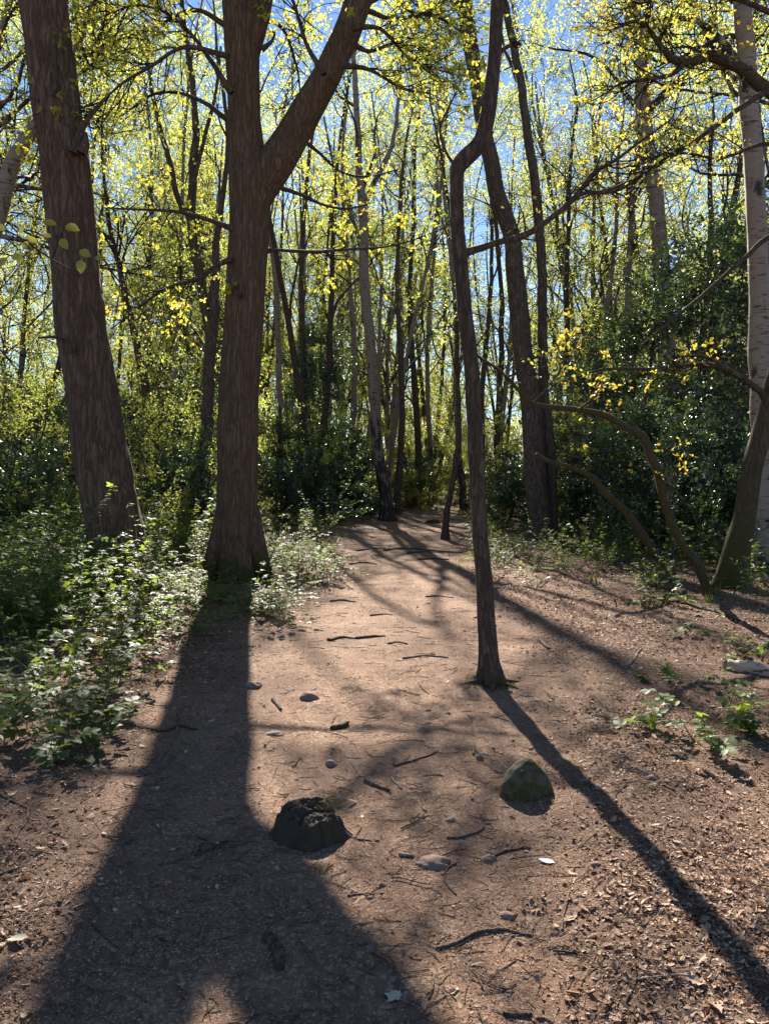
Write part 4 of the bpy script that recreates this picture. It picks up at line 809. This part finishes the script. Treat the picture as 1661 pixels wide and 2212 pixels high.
# loose twigs built once and copied
TM = []
for i in range(5):
    gg = np.random.default_rng(60 + i); Pn = grow(np.zeros((1, 3)), [[1, 0, 0]], np.array([.16]), 9, .16, 0, gg); Pn[:, :, 2] *= .15; Pn[:, :, 2] += .004
    mb = MB(); tubes(mb, Pn, np.linspace(.0032, .0014, 9)[None], 5, 0, .2)
    for j in (3, 5):
        b = grow(Pn[:, j], fan(nrm(Pn[:, j + 1] - Pn[:, j]), np.array([.7]), gg) * np.array([1, 1, .1]), np.array([.05]), 4, .12, 0, gg); tubes(mb, b, np.linspace(.0018, .001, 4)[None], 4, 0, .2)
    TM.append(mb.mesh('loose_twig', [M[('wood', 'dark_wood', 'wood', 'dark_wood', 'pale_wood')[i]]]))
TL = ['thin brown twig lying on the ground', 'thin dark twig lying on the ground', 'forked brown twig lying on the ground', 'forked dark twig lying on the ground', 'thin bleached twig lying on the ground']
x, y = sample_floor(190, 2.1, 8.5, 1.5, lambda x, y: 0 * x + 1)
for i in range(190):
    k = int(g.integers(0, 4)) if g.random() > .1 else 4; o = bpy.data.objects.new('loose_twig', TM[k]); C.objects.link(o)
    o.location = (x[i], y[i], float(hgt(x[i], y[i])) + .002); o.rotation_euler = (0, 0, g.uniform(0, 6.28)); s = g.uniform(.5, 1.5); o.scale = (s, s, s * 1.0); tag(o, TL[k], 'twig', 'loose twigs on the ground')

# single dead leaves standing out on the path and litter
DL = []
for i, v in enumerate((.35, .6, .85)):
    mb = MB(); V = OAKLEAF[0].copy(); V[:, 2] += .25 * V[:, 1] ** 2 * (3 if i else 5) + .12 * np.sin(V[:, 0] * 4 + i); mb.add(V, OAKLEAF[1], 0, v); DL.append(mb.mesh('dead_leaf', [M['dead_leaf']], smooth=False))
x, y = sample_floor(130, 2.1, 7, 1.4, lambda x, y: .15 + (1 - path_mask(x, y)))
for i in range(130):
    k = int(g.integers(0, 3)); o = bpy.data.objects.new('dead_leaf', DL[k]); C.objects.link(o); s = g.uniform(.05, .085)
    o.location = (x[i], y[i], float(hgt(x[i], y[i])) + .004); o.rotation_euler = (g.normal() * .25, g.normal() * .25, g.uniform(0, 6.28)); o.scale = (s, s, s)
    tag(o, ('dark brown curled oak leaf lying on the ground', 'mid brown curled oak leaf lying on the ground', 'pale tan curled oak leaf lying on the ground')[k], 'leaf', 'single dead leaves on the ground')
def ground_leaf(name, label, px, py, size, mk, tm, rot):
    p = G(px, py); mb = MB(); V = tm[0].copy() - np.array([.5, 0, 0]); V[:, 2] += .15 * V[:, 0] ** 2 + .05; c, s_ = math.cos(rot), math.sin(rot)
    V = np.stack([V[:, 0] * c - V[:, 1] * s_, V[:, 0] * s_ + V[:, 1] * c, V[:, 2]], 1) * size + p + np.array([0, 0, .003]); mb.add(V, tm[1], 0, .5); tag(mb.build(name, M[mk]), label, 'leaf')
def maple():
    o = []
    for i in range(22):
        a = i / 22 * 6.283; r = .5 * (.62 + .38 * abs(math.cos(a * 2.5)) ** .7) * (1 if i % 2 else .82); o.append((.5 + r * math.cos(a), r * math.sin(a), .05 * math.sin(3 * a)))
    o.append((.5, 0, 0)); return np.array(o), np.array([[i, (i + 1) % 22, 22] for i in range(22)])
ground_leaf('fallen_leaf', 'silvery white oval leaf lying face down beside the small stones', 1180, 1864, .07, 'silver_leaf', ovate(5, .26, .05, .0), 2.6)
ground_leaf('fallen_leaf', 'pale cream lobed leaf lying alone in the trunk shadow', 850, 2156, .062, 'pale_leaf', maple(), .4)
ground_leaf('fallen_leaf', 'pale flat leaf in the dark litter at the left border', 38, 2036, .07, 'pale_leaf', LEAF_CURL, .1)
ground_leaf('fallen_leaf', 'small greenish leaf on the litter near the long curved stick', 985, 2140, .022, 'green_leaf', ovate(4, .3, .05, 0), .6)

def blob(name, label, px, py, wpx, hpx, mk, cat, depth=.8, flat=.35, seed=0, sub=4, amp=.14, shape=None, top=None):
    """a stone whose foot is at py; width and height given in picture units"""
    p = G(px, py); k = p[1] / 1661; a, h = wpx * .5 * k, hpx * k
    p = p + np.array([0, a * depth * .6, 0]); p[2] = float(hgt(p[0], p[1]))
    bm = bmesh.new(); bmesh.ops.create_icosphere(bm, subdivisions=sub, radius=1.0); V = np.array([v.co[:] for v in bm.verts]); Fc = np.array([[v.index for v in f.verts] for f in bm.faces]); bm.free()
    n = amp * (noise(V[:, 0] * 1.7 + seed, V[:, 1] * 1.7 + V[:, 2], seed) + .5 * noise(V[:, 0] * 4 + seed, V[:, 2] * 4 + V[:, 1] * 3, seed + 1) + .2 * noise(V[:, 0] * 10 + seed, V[:, 2] * 10 + V[:, 1] * 8, seed + 2))
    V = V * (1 + n)[:, None]
    if shape: V = shape(V)
    V = V * np.array([a, a * depth, h]); V[:, 2] -= h * flat * .2
    mb = MB(); mb.add(V + p, Fc, 0, .4); return tag(mb.build(name, M[mk]), label, cat)
def cone_shape(V):
    z = V[:, 2]; f = np.where(z > 0, 1.08 - .18 * np.clip(z, 0, 1) ** 1.5, 1.1); W = V.copy(); W[:, 0] *= f; W[:, 1] *= f; W[:, 2] = np.where(z > 0, z ** .9 if False else z, z * .5); return W
blob('mossy_boulder', 'conical moss covered boulder on the litter beside the slanting trunk shadow', 1142, 1722, 108, 78, 'mossy_stone', 'boulder', .85, .2, 4, 5, .055, cone_shape)
for i, (lab, px, py, wd_, h_) in enumerate([('long flat brown stone in front of the mossy stump', 937, 1878, 82, 17), ('small oval stone next to the knobbly twig', 1056, 1862, 38, 11), ('round grey stone with a hollow on the middle path', 668, 1512, 40, 16), ('low round stone bedded in the path edge by the trunk shadow', 545, 1486, 40, 11), ('low smooth stone sunk in the earth below the other', 590, 1590, 44, 8), ('dark flat stone on the path above the stump', 714, 1655, 26, 11), ('small dark stone right of the stump', 975, 1776, 28, 9), ('brown stone near the long curved stick', 1096, 1985, 36, 10), ('small tan stone in the slanting trunk shadow', 1290, 1872, 26, 8), ('mossy stone in the far path', 935, 1131, 34, 10), ('little grey pebble by the hooked twig', 1036, 1640, 14, 9), ('grey stone in the right litter', 1408, 1685, 24, 9)]):
    blob('stone', lab, px, py, wd_, h_, 'mossy_stone' if 'mossy stone' in lab else 'stone', 'stone', .75, .3, 20 + i, 4)
gg = np.random.default_rng(5); 
for i in range(46):
    px, py = gg.uniform(520, 1250), gg.uniform(1330, 2190); o = blob('pebble', 'tiny rough pebble lying on the trodden path', px, py, gg.uniform(6, 15), gg.uniform(3, 6), 'stone', 'pebble', .8, .3, i, 2); o['group'] = 'pebbles on the path'

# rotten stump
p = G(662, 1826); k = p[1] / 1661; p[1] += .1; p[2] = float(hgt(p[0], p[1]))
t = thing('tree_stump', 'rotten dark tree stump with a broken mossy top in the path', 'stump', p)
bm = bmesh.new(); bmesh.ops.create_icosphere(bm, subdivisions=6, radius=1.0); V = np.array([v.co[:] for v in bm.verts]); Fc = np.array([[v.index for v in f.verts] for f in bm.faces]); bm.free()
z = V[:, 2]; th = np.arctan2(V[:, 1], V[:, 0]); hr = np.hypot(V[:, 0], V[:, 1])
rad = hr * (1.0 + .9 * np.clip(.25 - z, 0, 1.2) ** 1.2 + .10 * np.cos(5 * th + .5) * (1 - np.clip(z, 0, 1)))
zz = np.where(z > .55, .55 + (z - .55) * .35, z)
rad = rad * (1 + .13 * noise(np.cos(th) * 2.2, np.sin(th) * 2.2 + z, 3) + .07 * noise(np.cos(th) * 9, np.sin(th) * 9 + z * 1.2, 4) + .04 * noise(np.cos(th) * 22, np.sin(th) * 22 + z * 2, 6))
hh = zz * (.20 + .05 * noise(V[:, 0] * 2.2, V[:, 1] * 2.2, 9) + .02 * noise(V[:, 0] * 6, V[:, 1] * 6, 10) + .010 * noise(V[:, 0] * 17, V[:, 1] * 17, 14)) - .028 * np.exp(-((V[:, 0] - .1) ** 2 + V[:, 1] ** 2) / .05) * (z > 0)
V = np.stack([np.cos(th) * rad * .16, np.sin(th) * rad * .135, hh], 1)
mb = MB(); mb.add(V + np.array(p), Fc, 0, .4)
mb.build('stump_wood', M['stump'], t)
mb = MB(); q = 900; a_ = g.uniform(0, 6.283, q); rr = np.sqrt(g.random(q)) * .1; cen = np.where(g.random(q) < .75, .075, -.05)
pos = np.stack([cen + rr * np.cos(a_) * .7, .03 + rr * np.sin(a_) * .6, np.full(q, .128) + .015 * g.random(q)], 1) + np.array(p)
scatter(mb, *LEAF, pos, g.normal(size=(q, 3)) * .5 + np.array([0, 0, 1.]), g.normal(size=(q, 3)), g.uniform(.003, .008, q), 0, g.random(q) * .6); tag(mb.build('moss', M['moss_leaf'], t, False), kind='stuff')
# moss and grass tufts
def tuft(name, label, px, py, rad, n, L, cat, mk='grass', wd_=.012, spread=.5):
    p0 = G(px, py); q = n; a_ = g.uniform(0, 6.283, q); r_ = np.sqrt(g.random(q)) * rad; pos = p0 + np.stack([r_ * np.cos(a_), r_ * np.sin(a_), 0 * r_], 1); pos[:, 2] = hgt(pos[:, 0], pos[:, 1]) - .003
    D = np.stack([g.normal(size=q) * spread, g.normal(size=q) * spread, np.ones(q)], 1); mb = MB()
    scatter(mb, np.array([[0, -.06, 0], [0, .06, 0], [.55, .045, .04], [.55, -.045, .04], [1, 0, .16]]), np.array([[0, 1, 2], [0, 2, 3], [3, 2, 4]]), pos, D, g.normal(size=(q, 3)) * np.array([1, 1, .1]), L * g.uniform(.5, 1.3, q), 0, np.clip(g.normal(.45, .25, q), 0, 1))
    return tag(mb.build(name, M[mk], smooth=False), label, cat)
tuft('moss_tuft', 'mossy grass ring around the foot of the kinked tree', 1058, 1478, .2, 800, .03, 'moss', 'moss_leaf', spread=.6)
tuft('moss_tuft', 'yellow green moss patch in front of the stump', 695, 1875, .05, 500, .012, 'moss', 'moss_leaf', spread=.6)
tuft('moss_tuft', 'moss cushion just behind the stump', 700, 1720, .07, 500, .014, 'moss', 'moss_leaf', spread=.6)
tuft('moss_tuft', 'moss cushion at the left foot of the boulder', 1092, 1708, .06, 400, .012, 'moss', 'moss_leaf', spread=.6)
for i, (px, py, n) in enumerate([(1550, 1285, 22), (1535, 1300, 16), (1390, 1310, 14), (1600, 1275, 16), (1280, 1262, 10)]): tuft('grass_tuft', 'short bright grass tuft in the litter near the mossy trunk', px, py, .06, n, .16, 'grass', spread=.22)['group'] = 'grass tufts by the mossy trunk'
for i, (px, py) in enumerate([(1010, 1215), (1030, 1200), (1045, 1190), (1005, 1235)]): tuft('grass_tuft', 'fine pale grass tuft on the right verge of the path', px, py, .25, 40, .11, 'grass', spread=.4)['group'] = 'grass tufts on the verge'
# roots breaking through the path
for i, (pts, r_) in enumerate([([(710, 1384), (735, 1378), (768, 1380)], 5), ([(770, 1380), (800, 1376), (832, 1375)], 4.5), ([(872, 1424), (915, 1418), (968, 1422)], 4), ([(715, 1301), (740, 1297), (768, 1301)], 4), ([(830, 1190), (880, 1186), (940, 1191), (1000, 1189)], 4), ([(880, 1196), (915, 1193), (960, 1196)], 3), ([(755, 1220), (785, 1216), (815, 1219)], 3), ([(840, 1392), (858, 1388), (880, 1392)], 4), ([(905, 1210), (940, 1207), (970, 1209)], 3), ([(770, 1190), (800, 1186), (835, 1187)], 2.5), ([(800, 1330), (830, 1327), (850, 1330)], 2.5), ([(920, 1290), (950, 1288), (980, 1292)], 2.5)]):
    stick('worn tree root breaking through the trodden path', pts, r_, 'dark_wood', 'root', 'tree_root', 'roots across the path', lift=.15, taper=.5)
# leafy sprig of a birch sapling reaching in at the left
YP = 4.2; p0 = P(-150, 1034, YP); t = thing('birch_sapling', 'fresh green leafy birch sprig hanging in front of the pine trunk', 'tree', (p0[0], p0[1], 0))
mb = MB(); stem(mb, [[p0[0], YP, -.1, .02], [p0[0] + .02, YP, 1., .017], [p0[0] - .03, YP, 2.2, .013], [p0[0], YP, 3.4, .008], [p0[0] - .02, YP, 4.4, .003]], 30, 8, .08); mb.build('trunk', M['birch_bark'], t)
mb = MB(); c, r = stem(mb, pxstem([(-150, 430, 6), (-80, 470, 5), (20, 500, 4), (90, 545, 4), (130, 570, 3.5), (165, 585, 3), (200, 590, 2)], YP), 26, 6, .05); br = mb.build('branch', M['brown_bark'], t)
for tw in ([(112, 560, 3), (125, 525, 2.5), (118, 500, 2), (110, 487, 1.5)], [(125, 525, 2.5), (135, 500, 2), (140, 487, 1.5)], [(30, 505, 3), (20, 530, 2), (10, 545, 1.5)]):
    mb = MB(); stem(mb, pxstem(tw, YP), 8, 5, .05); mb.build('twig', M['twig_bark'], br)
mb = MB(); mb.add(*LEAFLET, 0, .85); lm = mb.mesh('leaf', [M['green_leaf']])
for px, py, sz, an in [(122, 485, 30, 2.9), (140, 487, 36, -.3), (130, 515, 30, -.9), (112, 512, 22, 2.8), (172, 540, 30, -.5), (175, 560, 32, -1.5), (80, 525, 26, 2.5), (60, 520, 22, -2), (25, 550, 30, -.4), (15, 555, 30, -2.2), (205, 555, 26, -.2), (45, 505, 24, 1.2), (10, 500, 24, 2.2)]:
    o = link(bpy.data.objects.new('leaf', lm), br); q = P(px, py, YP - .02) - np.array(t.location); s = sz / 1661 * YP; x = np.array([math.cos(an), -.25, math.sin(an)]); x = nrm(x); z = nrm(np.array([.3 * math.sin(an * 3), -.8, .5])); y_ = nrm(np.cross(z, x)); z = np.cross(x, y_)
    o.matrix_basis = Matrix(((x[0] * s, y_[0] * s, z[0] * s, q[0]), (x[1] * s, y_[1] * s, z[1] * s, q[1]), (x[2] * s, y_[2] * s, z[2] * s, q[2]), (0, 0, 0, 1)))

# ------------------------------------------------------------------ say which one: where each look-alike stands among the trees one can find
def whereabouts(o):
    x, y = o.location.x, o.location.y; px = 830 + x / max(y, 1) * 1661
    side = 'behind the leaning pine' if px < 300 else 'between pine and forked trunk' if px < 470 else 'behind the forked trunk' if px < 640 else 'along the path' if px < 1010 else 'behind the stout rough birch' if px < 1260 else 'near the mossy leaning trunk'
    return side, y
SHORT = {'tall slender birch': 'tall slender birch with small pale green leaves', 'twin stemmed birch': 'twin stemmed birch with small yellow leaves', 'crooked young oak': 'crooked young oak with yellow green leaves', 'grey multi stemmed': 'grey multi stemmed thin leaved tree', 'thinly leaved birch': 'thinly leaved twin birch', 'thinly leaved crooked': 'thinly leaved crooked bare limbed tree', 'wide crowned birch': 'wide crowned birch with fine leaves overhead',
         'tall dark glossy': 'tall dark glossy holly', 'broad dark glossy': 'broad dark glossy holly bush', 'low spreading dark': 'low spreading dark holly', 'light green leafy': 'light green leafy shrub', 'tall thin yellow': 'tall thin yellow green sapling shrub', 'low light green': 'low light green shrub', 'knee high bramble': 'knee high bramble with pale toothed leaves', 'low bramble sprawling': 'low sprawling bramble on the litter', 'tall arching bramble': 'tall arching bramble thicket', 'slim brown woodland': 'slim bare woodland stem'}
for o in list(C.objects):
    if o.parent is None and o.get('group') and o.get('label'):
        for k_, v_ in SHORT.items():
            if o['label'].startswith(k_):
                side, yy = whereabouts(o)
                far = '' if yy < 30 else ', farther in' if yy < 60 else ', far off'
                o['label'] = v_ + ' ' + side + far
